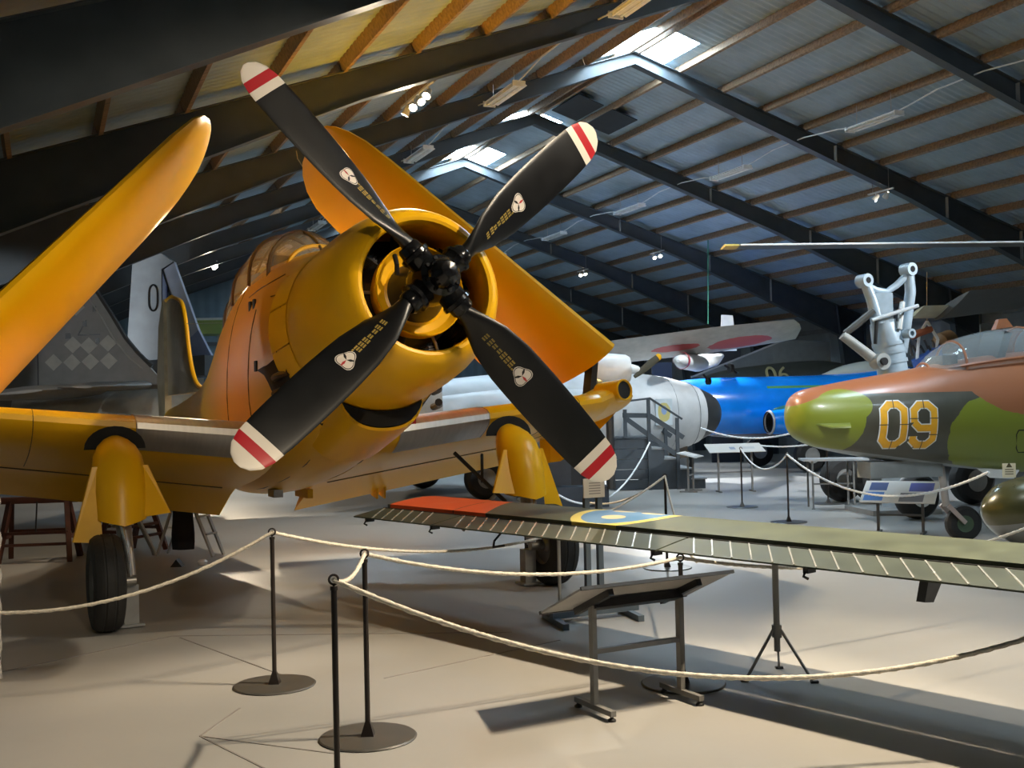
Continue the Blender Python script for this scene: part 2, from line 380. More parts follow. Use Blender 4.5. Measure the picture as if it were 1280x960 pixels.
# ---------------------------------------------------------------- spot tracks
BULB = emit('lit_bulb', (1.0, .88, .70), 45)
LAMPB = mat('spot_housing', (.55, .55, .54), .4)
for si, (t, u, drop, lab, heads) in enumerate(SPOTS):
    z = RZ(u) - drop; n = len(heads)
    o = thing('spot_track', lab, 'light', B(t, u, z), -PSI)
    MB().box((0, 0, .12), (.035, .32 * n + .12, .03)).build('track', LAMPB, o)
    for y in (-.12 * n, .12 * n): MB().tube([(0, y, .13), (0, y, drop + .02)], .006, 6).build('hanger', STEEL, o)
    for i, (aim, wt, colr, cone) in enumerate(heads):
        loc = Vector((0.0, (i - (n - 1) / 2) * .32, 0)); wl = Matrix.Rotation(-PSI, 3, 'Z') @ loc + B(t, u, z)
        dirw = (Vector(aim) - wl).normalized(); dl = Matrix.Rotation(PSI, 3, 'Z') @ dirw
        hb = MB(); hb.lathe([(-.10, .018), (-.09, .035), (-.02, .05), (.05, .062), (.052, .056), (0.0, .045)], loc, dl, 16); h_ = hb.build('lamp_head', LAMPB, o)
        MB().tube([loc + Vector((0, 0, .11)), loc - dl * .04], .01, 6).build('bracket', LAMPB, h_)
        bb = MB(); bb.lathe([(.0, .002), (.0, .044), (.025, .046), (.035, .03), (.04, .001)], loc, dl, 14); bb.build('bulb', BULB, h_)
        ld = bpy.data.lights.new('spot_light', 'SPOT'); ld.energy = wt * LAMP_GAIN; ld.color = colr; ld.spot_size = math.radians(cone); ld.spot_blend = .5; ld.shadow_soft_size = .07
        lo = bpy.data.objects.new('spot_light', ld); C.objects.link(lo); lo.parent = o
        lo.matrix_local = Matrix.Translation(loc + dl * .075) @ (dl.to_track_quat('-Z', 'Y').to_matrix().to_4x4())
# ================================================================ YELLOW PROPELLER AIRCRAFT (local x nose, y port, z up, origin between the wheels)
ac = thing('propeller_aircraft', 'yellow piston attack aircraft with folded wings and four-bladed black propeller', 'aircraft', (-1.533, 10.225, 0), math.atan2(-.89172, .45259))
TILT = .17; HUB = Vector((2.163, 0, 2.767)); TH = Vector((math.cos(TILT), 0, math.sin(TILT))); UU = Vector((-math.sin(TILT), 0, math.cos(TILT))); YY = Vector((0, 1, 0))
def AX(s, r, q): return HUB - TH * s + (YY * math.cos(q) + UU * math.sin(q)) * r
def arev(prof, n=64, q0=0, q1=2 * math.pi, mb=None, closed=True):
    mb = mb or MB(); full = abs(q1 - q0 - 2 * math.pi) < 1e-6; k = n if full else n + 1
    return mb.loft([[AX(s, r, q0 + (q1 - q0) * i / n) for i in range(k)] for s, r in prof], False, False, closed=full)
# cowling
arev([(.95, .60), (.6, .585), (.38, .54), (.27, .51), (.21, .508), (.18, .525), (.172, .55), (.185, .585), (.24, .63), (.36, .68), (.6, .722), (.9, .748), (1.2, .76), (1.43, .762), (1.43, .74)]).build('cowling', YEL, ac)
# engine: crankcase, cylinders
arev([(1.0, .62), (.95, .0)], 48).build('engine_bulkhead', DARKHOLE, ac)
arev([(.9, .40), (.62, .40), (.55, .36), (.50, .30), (.42, .24), (.2, .19), (.1, .17), (.1, 0)], 40).build('crankcase', BLK, ac)
cyl = None
for i in range(9):
    q = 2 * math.pi * (i + .25) / 9
    mb = MB(); prof = []
    for k in range(9):
        r0 = .30 + k * .028; prof += [(r0, .075), (r0 + .014, .075), (r0 + .015, .062), (r0 + .027, .062)]
    prof += [(.555, .06), (.57, .0)]
    mb.lathe([(0.30, 0)] + prof, AX(.66, 0, 0), AX(.66, 1, q) - AX(.66, 0, 0), 12); mb.build('cylinder', BLK, ac)
    mb = MB(); mb.tube([AX(.50, .26, q + .1), AX(.53, .42, q + .1), AX(.58, .52, q + .1)], .014, 6); mb.build('pushrod_tube', STEEL if i % 3 else BLK, ac)
# yellow nose bowl behind the hub
arev([(.40, .20), (.42, .26), (.40, .32), (.345, .352), (.32, .36), (.315, .368), (.33, .372), (.42, .365), (.55, .33)], 48).build('nose_bowl', YEL, ac)
MB().tube([AX(.3, .22, 2.6), AX(.26, .27, 2.4), AX(.3, .33, 2.2)], .02, 8).build('nose_bracket', BLK, ac)
# propeller: hub + blades
hub = MB()
hub.lathe([(-.22, .0), (-.22, .17), (-.10, .19), (.0, .175), (.10, .16), (.13, .12), (.16, .115), (.22, .10), (.26, .06), (.27, 0)], HUB, TH, 28)
for k in range(4):
    q = .7088 - k * math.pi / 2; rd = AX(0, 1, q) - HUB
    hub.lathe([(.10, .10), (.2, .105), (.22, .12), (.25, .12), (.26, .095), (.31, .09), (.33, .075)], HUB, rd, 18)
    for dq in (-.35, .35):
        hub.lathe([(0, .016), (.03, .016), (.03, 0)], AX(-.11, .13, q + dq), TH, 6)
for k in range(12):
    hub.lathe([(0, .011), (.025, .011), (.025, 0)], AX(-.165, .105, k * math.pi / 6), TH, 6)
prop = hub.build('propeller', mat('gloss_black', (.008, .008, .009), .18, .3), ac)
bl = NB('propeller_blade_paint', rough=.34, bump=0)
bl.base((.004, .004, .0045), .3)
bl.over(bl.m('GREATER_THAN', bl.z, 1.795), (.72, .66, .58)); bl.over(bl.band(bl.z, 1.865, 1.945), (.42, .012, .02))
BLADE = bl.done()
def blade_sec(z):
    c, th, be, off = interp([(.20, .12, .12, 68, 0), (.32, .125, .118, 62, 0), (.45, .22, .085, 50, .0), (.62, .33, .062, 39, .0), (.85, .385, .045, 31, 0), (1.1, .395, .034, 25, 0), (1.4, .39, .026, 21, 0), (1.7, .37, .02, 17.5, 0), (1.88, .335, .016, 15.5, .0), (1.97, .28, .013, 15, .0), (2.03, .18, .010, 14.5, .0), (2.06, .05, .006, 18, 0)], z)
    return c, th, math.radians(be), off
def blade_pt(z, cf, side):
    """cf -0.5 (trailing) .. 0.5 (leading); side +1 front"""
    c, th, be, off = blade_sec(z)
    ch = Vector((math.sin(be), -math.cos(be), 0)); nm = Vector((math.cos(be), math.sin(be), 0))
    h = th * math.sqrt(max(0, 1 - (2 * cf) ** 2)) / 2
    h = h * (1.25 if side > 0 else .75)
    return Vector((0, 0, z)) + ch * (cf * c) + nm * (h * side)
mb = MB(); rings = []
zs = [.20, .26, .32, .38, .45, .53, .62, .72, .85, 1., 1.15, 1.3, 1.45, 1.6, 1.72, 1.8, 1.88, 1.93, 1.97, 2.0, 2.03, 2.048, 2.058]
cfs = [-.5 + i / 10 for i in range(11)]
cfs = [math.sin(math.pi * (i / 10 - .5)) / 2 for i in range(11)]
for z in zs: rings.append([blade_pt(z, c, 1) for c in cfs] + [blade_pt(z, c, -1) for c in reversed(cfs[1:-1])])
mb.loft(rings)
em = MB(); ez = .985
def emap(a, b): # a along chord (m), b radial (m) -> point just proud of the front face
    c = blade_sec(ez + b)[0]; pt_ = blade_pt(ez + b, a / c, 1); be = blade_sec(ez + b)[2]
    return pt_ + Vector((math.cos(be), math.sin(be), 0)) * .003
def flat_disc(out, mi, lift):
    n = len(out); ctr = emap(sum(a for a, b in out) / n, sum(b for a, b in out) / n)
    be = blade_sec(ez)[2]; nn = Vector((math.cos(be), math.sin(be), 0)) * lift
    em.add([ctr + nn] + [emap(*p_) + nn for p_ in out], [(0, i + 1, (i + 1) % n + 1) for i in range(n)], mi)
def tri_out(r, puff):
    o = []
    for i in range(24):
        q = 2 * math.pi * i / 24; rr = r * (1 - puff * (1 - math.cos(3 * q)) / 2); o.append((rr * math.sin(q), -rr * math.cos(q)))
    return o
flat_disc(tri_out(.085, .28), 0, 0.0); flat_disc(tri_out(.078, .28), 1, .001); flat_disc(tri_out(.072, .28), 0, .002)
for k in range(3):
    q = 2 * math.pi * k / 3 + .0; d = Vector((math.sin(q), math.cos(q))); pdir = Vector((d.y, -d.x))
    pts = [(0, 0), tuple(d * .03 + pdir * .010), tuple(d * .058 + pdir * .004), tuple(d * .058 - pdir * .004), tuple(d * .03 - pdir * .010)]
    flat_disc([tuple(p_) for p_ in pts], 1 if k else 2, .003)
tx = MB()
for j, (b0, rows) in enumerate([(.56, 3), (.615, 3), (.66, 2), (.71, 2), (.755, 3), (.80, 3), (.845, 3), (.885, 1)]):
    for i in range(rows):
        a = (i - 1) * .022 + (.012 if j in (2, 3) else 0); wdt = .034 if j != 7 else .02
        ez = b0
        q4 = [emap(a - .007, 0), emap(a + .007, 0), emap(a + .007, wdt), emap(a - .007, wdt)]
        for sgm in range(4):      # letter-sized dashes
            lo, hi = sgm / 4 + .04, sgm / 4 + .2
            tx.add([q4[0].lerp(q4[3], lo), q4[1].lerp(q4[2], lo), q4[1].lerp(q4[2], hi), q4[0].lerp(q4[3], hi)], [(0, 1, 2, 3)])
ez = .985
EMW = mat('emblem_white', (.72, .66, .6), .4); EMR = mat('emblem_red', (.45, .03, .03), .4); TXT = mat('stencil_yellow', (.5, .36, .08), .5)
proto = None
for k in range(4):
    q = .7088 - k * math.pi / 2; rd = (AX(0, 1, q) - HUB).normalized()
    Mx = Matrix.Identity(4); yl = rd.cross(TH)
    for i in range(3): Mx[i][0] = TH[i]; Mx[i][1] = yl[i]; Mx[i][2] = rd[i]; Mx[i][3] = HUB[i]
    if proto is None:
        proto = (mb.build('blade', BLADE, prop), em.build('emblem', [EMW, BLK, EMR], prop, fix=False), tx.build('lettering', TXT, prop, fix=False)); objs = proto
    else: objs = [link_copy(o, prop) for o in proto]
    for o in objs: o.matrix_local = Mx
# cowl flaps
for side in (0, 1):
    for j in range(5):
        q0 = math.radians(-38 + j * 26); q0, q1 = (q0, q0 + math.radians(25))
        if side: q0, q1 = math.pi - q1, math.pi - q0
        arev([(1.42, .768), (1.6, .792), (1.80, .815), (1.80, .805), (1.6, .782), (1.42, .758)], 10, q0, q1).build('cowl_flap', YEL, ac)
# fuselage
FUS = [(.72, 3.27, 1.77, .745), (.3, 3.28, 1.52, .735), (-.4, 3.33, 1.25, .70), (-1.2, 3.38, 1.06, .66), (-2.2, 3.37, .91, .61), (-3.2, 3.19, .84, .54), (-4.2, 2.78, .84, .44), (-5, 2.46, .90, .36), (-6, 2.22, 1.0, .29), (-7, 2.08, 1.10, .24), (-8, 1.98, 1.22, .19), (-9.2, 1.88, 1.42, .11), (-9.75, 1.75, 1.55, .03)]
mb = MB(); mb.loft([superring(x, zt, zb, hw, 36, 2.25, .45) for x, zt, zb, hw in smooth_tab(FUS, 4)]); fus = mb.build('fuselage', YEL, ac)
SEAM = mat('panel_seam', (.10, .05, .01), .6)
# exhaust recess, starboard and port
def fus_y(x, z):
    zt, zb, hw = interp(smooth_tab(FUS, 4), x); zc = zb + (zt - zb) * .45; h_ = (zt - zc) if z > zc else (zc - zb)
    return hw * max(0, 1 - abs((z - zc) / h_) ** 2.25) ** (1 / 2.25)
for sg in (-1, 1):
    rc = MB(); rows = []
    for x, z0, z1 in ((.60, 2.30, 1.62), (.45, 2.28, 1.66), (.25, 2.25, 1.74), (.10, 2.23, 1.86), (-.02, 2.215, 2.06), (-.15, 2.21, 2.13), (-.30, 2.20, 2.16), (-.46, 2.19, 2.185)):
        rows.append([Vector((x, sg * (fus_y(x, z0 + (z1 - z0) * i / 8) + .012), z0 + (z1 - z0) * i / 8)) for i in range(9)])
    rc.loft(rows, False, False, closed=False); rc.build('exhaust_recess', DARKHOLE, ac)
    for dz in (0, .14, .28): MB().tube([(.62, sg * .66, 1.85 + dz), (.45, sg * .735, 1.83 + dz), (.30, sg * .745, 1.81 + dz)], .035, 10).build('exhaust_stub', BLK, ac)
# side scoop plate edges
def on_fus(x, q, lift=.006):
    zt, zb, hw = interp(FUS, x); zc = zb + (zt - zb) * .45; h_ = (zt - zc) if math.sin(q) > 0 else (zc - zb); e_ = 2 / 2.25
    c_, s2 = math.cos(q), math.sin(q)
    p_ = Vector((x, hw * math.copysign(abs(c_) ** e_, c_), zc + h_ * math.copysign(abs(s2) ** e_, s2)))
    return p_ + Vector((0, c_, s2)) * lift
for (x0, q0, x1, q1) in ((.35, 150, .35, 190), (.35, 150, -.35, 146), (-.2, 132, -1.6, 138), (-.9, 150, -1.0, 205), (-2.1, 130, -2.2, 215), (.2, 215, -2.4, 222), (.3, 250, -2.5, 250), (.3, 290, -2.5, 290)):
    MB().tube([on_fus(x0 + (x1 - x0) * i / 8, math.radians(q0 + (q1 - q0) * i / 8), .001) for i in range(9)], .006, 5).build('panel_line', SEAM, ac)
for x, q in ((-.55, 178), (-1.3, 146), (-1.1, 146)):
    a = on_fus(x, math.radians(q), .004); MB().box(a, (.07, .02, .10)).build('side_opening', DARKHOLE, ac)
# chin intake
hw_a = math.radians(28)
def sect(s, r0, r1, k=14, half=hw_a):
    up = [AX(s, r0 + 0 * abs(i), -math.pi / 2 - half + 2 * half * i / k) for i in range(k + 1)]
    lo = [AX(s, r0 + (r1 - r0) * (1 - abs(2 * i / k - 1) ** 3), -math.pi / 2 - half + 2 * half * i / k) for i in range(k, -1, -1)]
    return up + lo
MB().loft([sect(1.335, .76, .915), sect(1.34, .755, .94, half=hw_a * 1.06), sect(1.45, .74, .965, half=hw_a * 1.1), sect(1.7, .70, 1.0, half=hw_a * 1.2), sect(2.3, .6, 1.07, half=hw_a * 1.25)], False, True).build('chin_scoop', YEL, ac)
MB().loft([sect(1.331, .772, .905), sect(1.4, .772, .905)], True, True).build('chin_intake', DARKHOLE, ac)
# belly fittings
for (x, y, z, sz) in ((.15, .1, 1.44, (.14, .12, .1)), (.55, .42, 1.70, (.08, .06, .08))):
    MB().box((x, y, z), sz).build('marker_light', mat('red_lens', (.16, .01, .01), .2), ac)
MB().box((-2.2, .22, .90), (.5, .06, .10)).build('belly_scoop', YEL, ac)
MB().box((-2.0, -.15, .925), (.25, .1, .08)).build('belly_fitting', STEEL, ac)
MB().plate([(-3.1, 1.52, 1.0), (-3.3, 1.52, 1.0), (-3.35, 1.52, .74), (-3.15, 1.52, .70)], .02, (0, 1, 0)).build('flap_hinge_fairing', YEL, ac)
MB().plate([(-3.1, 1.42, 1.0), (-3.3, 1.42, 1.0), (-3.35, 1.42, .74), (-3.15, 1.42, .70)], .02, (0, 1, 0)).build('flap_hinge_fairing', YEL, ac)
# canopy
CAN = [(-.55, 3.28, .26), (-.8, 3.45, .33), (-1.15, 3.60, .37), (-1.6, 3.69, .39), (-2.3, 3.70, .39), (-3.0, 3.55, .36), (-3.7, 3.22, .30), (-4.2, 2.85, .2)]
ctab = smooth_tab(CAN, 3)
def arch(x, zt, hw, n=16, grow=0.):
    zb = interp(FUS, x)[0] - .22
    return [Vector((x, (hw + grow) * math.cos(math.pi * i / n), zb + (zt + grow - zb) * math.sin(math.pi * i / n) ** .8)) for i in range(n + 1)]
MB().loft([arch(*c) for c in ctab], False, False, closed=False).build('canopy_glass', glass('canopy_glass', (.65, .62, .5), .38), ac)
for x in (-.75, -1.25, -2.0, -2.9, -3.6):
    zt, hw = interp(CAN, x); MB().tube(arch(x, zt, hw, 16, .008), .022, 6).build('canopy_frame', YEL if x > -.8 else mat('frame_brown', (.12, .07, .02), .5), ac)
MB().tube([(c[0], 0, c[1] + .01) for c in ctab], .015, 6).build('canopy_spine', mat('frame_brown', (.12, .07, .02), .5), ac)
MB().box((-1.75, 0, 3.2), (.12, .42, .5)).build('seat', BLK, ac)
MB().box((-2.6, 0, 3.15), (.5, .4, .4)).build('cockpit_equipment', GREYP, ac)
# fin
fin_tan = NB('fin_grey_tan', .35, 0, .3); fin_tan.base((.30, .26, .17), .2); FINM = fin_tan.done()  # greyish tan sides, unlike the yellow leading edge
LE = [(-6.2, 2.12), (-6.85, 2.22), (-7.25, 2.44), (-7.5, 2.76), (-7.68, 3.14), (-7.85, 3.41), (-8.1, 3.58), (-8.6, 3.68)]
fs_ = []
def finsec(z, xl, xt, th): return [Vector((xl + (xt - xl) * c, h * (xl - xt), z)) for c, h in airfoil(th, 10, 0)]
lez = smooth_tab([(z, x) for x, z in LE], 3)
mb = MB(); mb.loft([finsec(z, x, -9.35 - .02 * z, .09 if x < -7.2 else .07) for z, x in lez] + [finsec(3.73, -8.9, -9.35, .05)]); mb.build('fin', FINM, ac)
mb = MB(); mb.tube([(x + .012, 0, z) for z, x in lez] + [(-8.9, 0, 3.735), (-9.4, 0, 3.72)], .035, 8); mb.build('fin_leading_edge', YEL, ac)
mb = MB(); mb.loft([[Vector((-9.38, .055, z)), Vector((-9.38, -.055, z)), Vector((-9.38 - w_, -.12 * w_ - .012, z)), Vector((-9.38 - w_, -.12 * w_ + .012, z))] for z, w_ in ((1.75, .50), (2.4, .58), (3.3, .46), (3.74, .22))]); mb.build('rudder', FINM, ac)
for sd in (-1, 1):
    mb = MB(); mb.loft([[Vector((-8.2 - .25 * abs(f_) - c * (1.3 - .45 * f_), sd * (.12 + 2.5 * f_), 1.72 - c * .2 + h * 1.2)) for c, h in airfoil(.1, 8, 0)] for f_ in (0, .4, .8, .95, 1.0)]); mb.build('tailplane', YEL, ac)
MB().tube([(-7.7, 0, 3.2), (-5.0, .05, 3.0), (-2.6, 0, 3.72)], .004, 4).build('aerial_wire', STEEL, ac)
MB().lathe([(-.06, .02), (-.06, .14), (-.04, .18), (.04, .18), (.06, .14), (.06, .02)], (-8.3, 0, .18), (0, 1, 0), 20).build('tail_wheel', RUB, ac)
MB().bar((-8.3, 0, .2), (-8.1, 0, 1.3), .08).build('tail_strut', STEEL, ac)
# inner wing stubs
INC = math.radians(13.5)
def wing_sec(y, flap=True):
    a = abs(y); xl = -.52 - .06 * a; zl = 1.49 + .105 * a; ch = 3.05 - .2 * a; th = .17 - .006 * a
    out = []
    for c, h in airfoil(th, 16, .02):
        dx = -c * ch; dz = h * ch
        x = xl + dx * math.cos(INC) + dz * math.sin(INC); z = zl + dx * math.sin(INC) + dz * math.cos(INC)
        if c > .72: z -= (c - .72) * ch * .30
        out.append(Vector((x, y, z)))
    return out
for sd in (-1, 1):
    ys = [.45, .8, 1.2, 1.6, 2.0, 2.4, 2.8, 3.1, 3.3]
    mb = MB(); mb.loft([wing_sec(sd * y) for y in ys], True, True); mb.build('wing_stub', YEL, ac)
    # fold-joint nose fairing with the gun port
    nf = MB(); rings = []
    for y, k_, dx in ((3.2, 1.0, 0), (3.38, 1.06, .0), (3.5, 1.04, -.03), (3.6, .9, -.14), (3.68, .68, -.3), (3.73, .35, -.5), (3.745, .1, -.62)):
        base = wing_sec(sd * min(y, 3.3)); cx = -1.05; cz = 1.80
        keep = [v for v in base]
        rings.append([Vector((cx + (max(v.x, -2.2) - cx) * k_ * (1.0 if dx == 0 else .98), sd * y, cz + .06 + (v.z - cz) * k_ if y > 3.3 else v.z)) for v in keep])
    nf.loft(rings, True, True); nf.build('fold_fairing', YEL, ac)
    gp = MB(); gp.lathe([(-.30, .0), (-.30, .09), (.02, .10), (.035, .112), (.02, .125), (-.35, .13)], (-.70, sd * 3.47, 1.955), (.97, sd * .22, .1), 24); gp.build('gun_port', YEL, ac)
    gd = MB(); gd.lathe([(.012, 0), (.012, .101)], (-.70, sd * 3.47, 1.955), (.97, sd * .22, .1), 24); gd.build('gun_bore', DARKHOLE, ac)
    # bare metal strip round the leading edge
    st = MB(); n_ = 34
    def strip(y):
        r_ = wing_sec(y); i0 = 16
        pts = [r_[(i0 + j)] for j in range(-4, 4)]
        ctr = sum(pts, Vector()) / len(pts)
        return [p_ + (p_ - (ctr + Vector((-.25, 0, -.02)))).normalized() * .008 for p_ in pts]
    st.loft([strip(sd * y) for y in (.75, 1.0, 1.25, 1.5, 1.76)], False, False, closed=False); st.build('leading_edge_strip', ALU, ac, label='bare metal leading edge strip')
    MB().tube([strip(sd * 1.765)[j] for j in range(8)], .006, 5).build('strip_edge', STEEL, ac)
    for yy in (2.62, 2.9):   # panel breaks
        MB().tube([v + Vector((0, 0, -.001)) for v in wing_sec(sd * yy)[8:26]], .004, 4).build('panel_line', SEAM, ac)
    # flap hinge line
    MB().tube([wing_sec(sd * y)[26] + Vector((0, 0, -.004)) for y in (.6, 1.5, 2.4, 3.1)], .008, 5).build('panel_line', SEAM, ac)
# folded outer panels
def folded(sd, ang, root, L_, tipx, name, pit):
    A = math.radians(ang); D = Vector((-.10, -sd * math.cos(A), math.sin(A))); 
    Cc = Vector((-math.cos(pit), 0, -math.sin(pit))); Nn = Vector((0, -sd * math.sin(A), -math.cos(A)))   # upper surface faces inboard / down
    mb = MB(); rings = []
    for f_ in [0, .1, .25, .4, .55, .7, .8, .88, .93, .965, .985, 1.0]:
        ch = 2.45 - .62 * f_; th = .15 - .045 * f_; off = 0
        if f_ > .8:
            q = (f_ - .8) / .2; k_ = math.sqrt(max(0.0, 1 - q ** 2.6)); off = (1 - k_) * ch * tipx; ch = max(.12, ch * (1 - (1 - k_) * .85)); th *= max(.5, k_)
        o_ = Vector(root) + D * (L_ * f_) + Cc * off
        rings.append([o_ + Cc * (c * ch) + Nn * (h * ch) for c, h in airfoil(th, 14, .015)])
    mb.loft(rings); return mb.build(name, YEL, ac)
folded(1, 38.2, (-.80, 3.42, 2.44), 4.0, .25, 'folded_wing_panel', .22)
folded(-1, 46.5, (-.80, -3.32, 2.36), 3.66, .55, 'folded_wing_panel', .38)
for sd, L0 in ((1, 3.42), (-1, 3.42)):  # hinge fittings between stub and panel
    for x in (-1.25, -2.1): MB().bar((x, sd * 3.35, 1.9), (x - .05, sd * 3.45, 2.42), .10, .12).build('fold_hinge', BLK, ac)
MB().tube([(-2.55, .42, 4.55), (-2.65, .35, 4.72), (-2.60, .32, 4.80)], .006, 5).build('pitot', STEEL, ac)
# landing gear
for sd in (-1, 1):
    y0 = sd * 1.96
    # knuckle fairing
    fr = MB(); rings = []
    for z, r, xo in ((1.62, .03, -.60), (1.585, .10, -.55), (1.53, .16, -.49), (1.44, .205, -.42), (1.32, .225, -.36), (1.15, .225, -.30), (.95, .215, -.25), (.86, .21, -.23)):
        rings.append([Vector((xo + r * 1.1 * math.sin(q), y0 + r * math.cos(q), z + (.05 * abs(math.cos(q)) if z < .95 else 0))) for q in [2 * math.pi * k / 20 for k in range(20)]])
    fr.loft(rings, True, False); fr.build('gear_fairing', YEL, ac)
    for e_, zb in ((-1, .72), (1, .92)):   # side doors
        yy = y0 + e_ * sd * -.20
        e2 = 1 if yy > y0 else -1
        MB().plate([(-.26, yy - e2 * .01, 1.36), (-.26, yy + e2 * .03, 1.36), (-.16, yy + e2 * .20, zb + .02), (-.12, yy - e2 * .03, zb)], .018, (1, -e2 * .45, 0)).build('gear_door', YEL, ac)
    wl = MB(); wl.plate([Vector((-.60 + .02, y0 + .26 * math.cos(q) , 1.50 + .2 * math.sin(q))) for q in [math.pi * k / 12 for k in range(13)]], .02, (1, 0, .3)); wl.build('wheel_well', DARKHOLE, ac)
    wy = sd * 2.12
    tr = MB(); tr.lathe([(-.115, .19), (-.125, .24), (-.125, .32), (-.112, .37), (-.08, .395), (-.05, .403), (-.046, .398), (-.035, .398), (-.03, .405), (.03, .405), (.035, .398), (.046, .398), (.05, .403), (.08, .395), (.112, .37), (.125, .32), (.125, .24), (.115, .19)], (0, wy, .403), (0, 1, 0), 44)
    ty = tr.build('main_wheel', RUB, ac)
    MB().lathe([(-.10, .0), (-.10, .06), (-.07, .08), (-.08, .17), (-.115, .195), (.115, .195), (.08, .17), (.07, .08), (.10, .06), (.10, 0)], (0, wy, .403), (0, 1, 0), 28).build('wheel_hub', mat('hub_grey', (.22, .21, .2), .4, .6), ty)
    sy = sd * 1.93
    MB().tube([(-.30, sd * 1.98, 1.15), (-.2, sd * 1.95, .86)], [.10, .10], 18).build('shock_strut', STEEL, ac)
    MB().tube([(-.2, sd * 1.95, .88), (-.04, sy, .42)], [.065, .06], 16).build('shock_piston', STEEL, ac)
    MB().tube([(0, sy - .05 * sd, .403), (0, wy, .403)], .045, 12).build('axle', STEEL, ac)
    MB().tube([(-.12, sy + sd * .06, .98), (.03, sy + sd * .02, .62), (.02, sy, .44)], .018, 8).build('torque_link', mat('bright_rod', (.6, .58, .55), .25, .9), ac)
    MB().tube([(-.45, sd * 1.85, 1.0), (-.9, sd * 1.6, .55), (-.95, sd * 1.58, .5)], .022, 8).build('drag_brace', STEEL, ac)
    if sd > 0:
        MB().tube([(-.95, 1.50, 1.32), (-.4, 1.82, .82)], .022, 8).build('side_brace', BLK, ac)
        MB().tube([(-.8, 1.75, 1.3), (-.62, 1.66, 1.02)], .016, 8).build('side_brace', BLK, ac)
    st = MB(); st.box((-.11, sd * 1.91, .18), (.12, .12, .36)); st.box((-.11, sd * 1.91, .02), (.2, .2, .02))
    so = st.build('axle_stand', GREYP); so.matrix_world = ac.matrix_basis.copy()
    tag(so, 'grey square steel stand under the %s axle of the yellow aircraft' % ('unlit side' if sd < 0 else 'port'), 'stand')
    so['label'] = 'grey steel axle stand beside the tyre %s' % ('next to the wooden trestle' if sd < 0 else 'below the orange banded wing'); so['group'] = 'axle stands'
# ================================================================ FOREGROUND GREEN WING (local x spanwise from the tip, y chord forward, z up)
GW0 = Vector((-1.46, 10.04, .84)); GWD = Vector((2.46 - -1.46, 5.41 - 10.04, 0)).normalized()
gw = thing('aircraft_wing', 'dull green detached wing with orange band and blue-yellow roundel', 'aircraft wing', (GW0.x, GW0.y, 0), math.atan2(GWD.y, GWD.x))
g = NB('green_wing_paint', .50, .0, .0); g.base((.075, .085, .052), .22)
g.over(g.m('MULTIPLY', g.band(g.m('ADD', g.x, g.m('MULTIPLY', g.m('SUBTRACT', g.y, .31), .5)), .09, 1.49), g.m('GREATER_THAN', g.y, .33)), (.72, .11, .035))
g.over(g.band(g.x, 1.02, 1.032), (.06, .05, .04))
rx, ry = 2.74, .72
g.over(g.ell(g.x, g.y, rx, ry, .44, .44), (.62, .50, .12)); g.over(g.ell(g.x, g.y, rx, ry, .36, .36), (.10, .22, .38))
for dx, dy in ((-.15, .12), (.15, .12), (0, -.16)):
    g.over(g.ell(g.x, g.y, rx + dx, ry + dy, .11, .07), (.62, .52, .3))
g.b.inputs['Specular IOR Level'].default_value = .22; GREENW = g.done()
def gsec(x, y0, y1, ch=None):
    f_ = x / 9.0; ch = 1.08 - .08 * f_; z0 = .84; th = .15
    out = []
    for c, h in airfoil(th, 18, .015):
        y = (1 - c) * ch; z = z0 + h * ch + .045 * (1 - c)
        out.append((y, z))
    return out
HINGE = .31
mb = MB(); xs_ = [.06, .2, .6, 1.1, 1.6, 2.2, 3, 4, 5, 6, 7, 7.6]
def main_ring(x):
    pts = gsec(x, 0, 0); keep = [p_ for p_ in pts if p_[0] >= HINGE]
    return [Vector((x, y, z)) for y, z in keep]
mb.loft([main_ring(x) for x in xs_], True, True); mb.build('wing_panel', GREENW, gw)
# rounded tip cap
mb = MB(); base = gsec(.06, 0, 0); rings = []
for k_ in range(7):
    q = math.pi / 2 * k_ / 6; s_ = max(.04, math.cos(q)); off = -.30 * math.sin(q)
    rings.append([Vector((.06 + off * (0.3 + .7 * (y / 1.08)), .65 + (y - .65) * (1 - .45 * (1 - s_)) + .08 * (1 - s_), .87 + (z - .87) * s_)) for y, z in base if y >= HINGE - .01])
mb.loft(rings, False, True); mb.build('tip_cap', mat('tip_green', (.13, .15, .11), .4), gw)
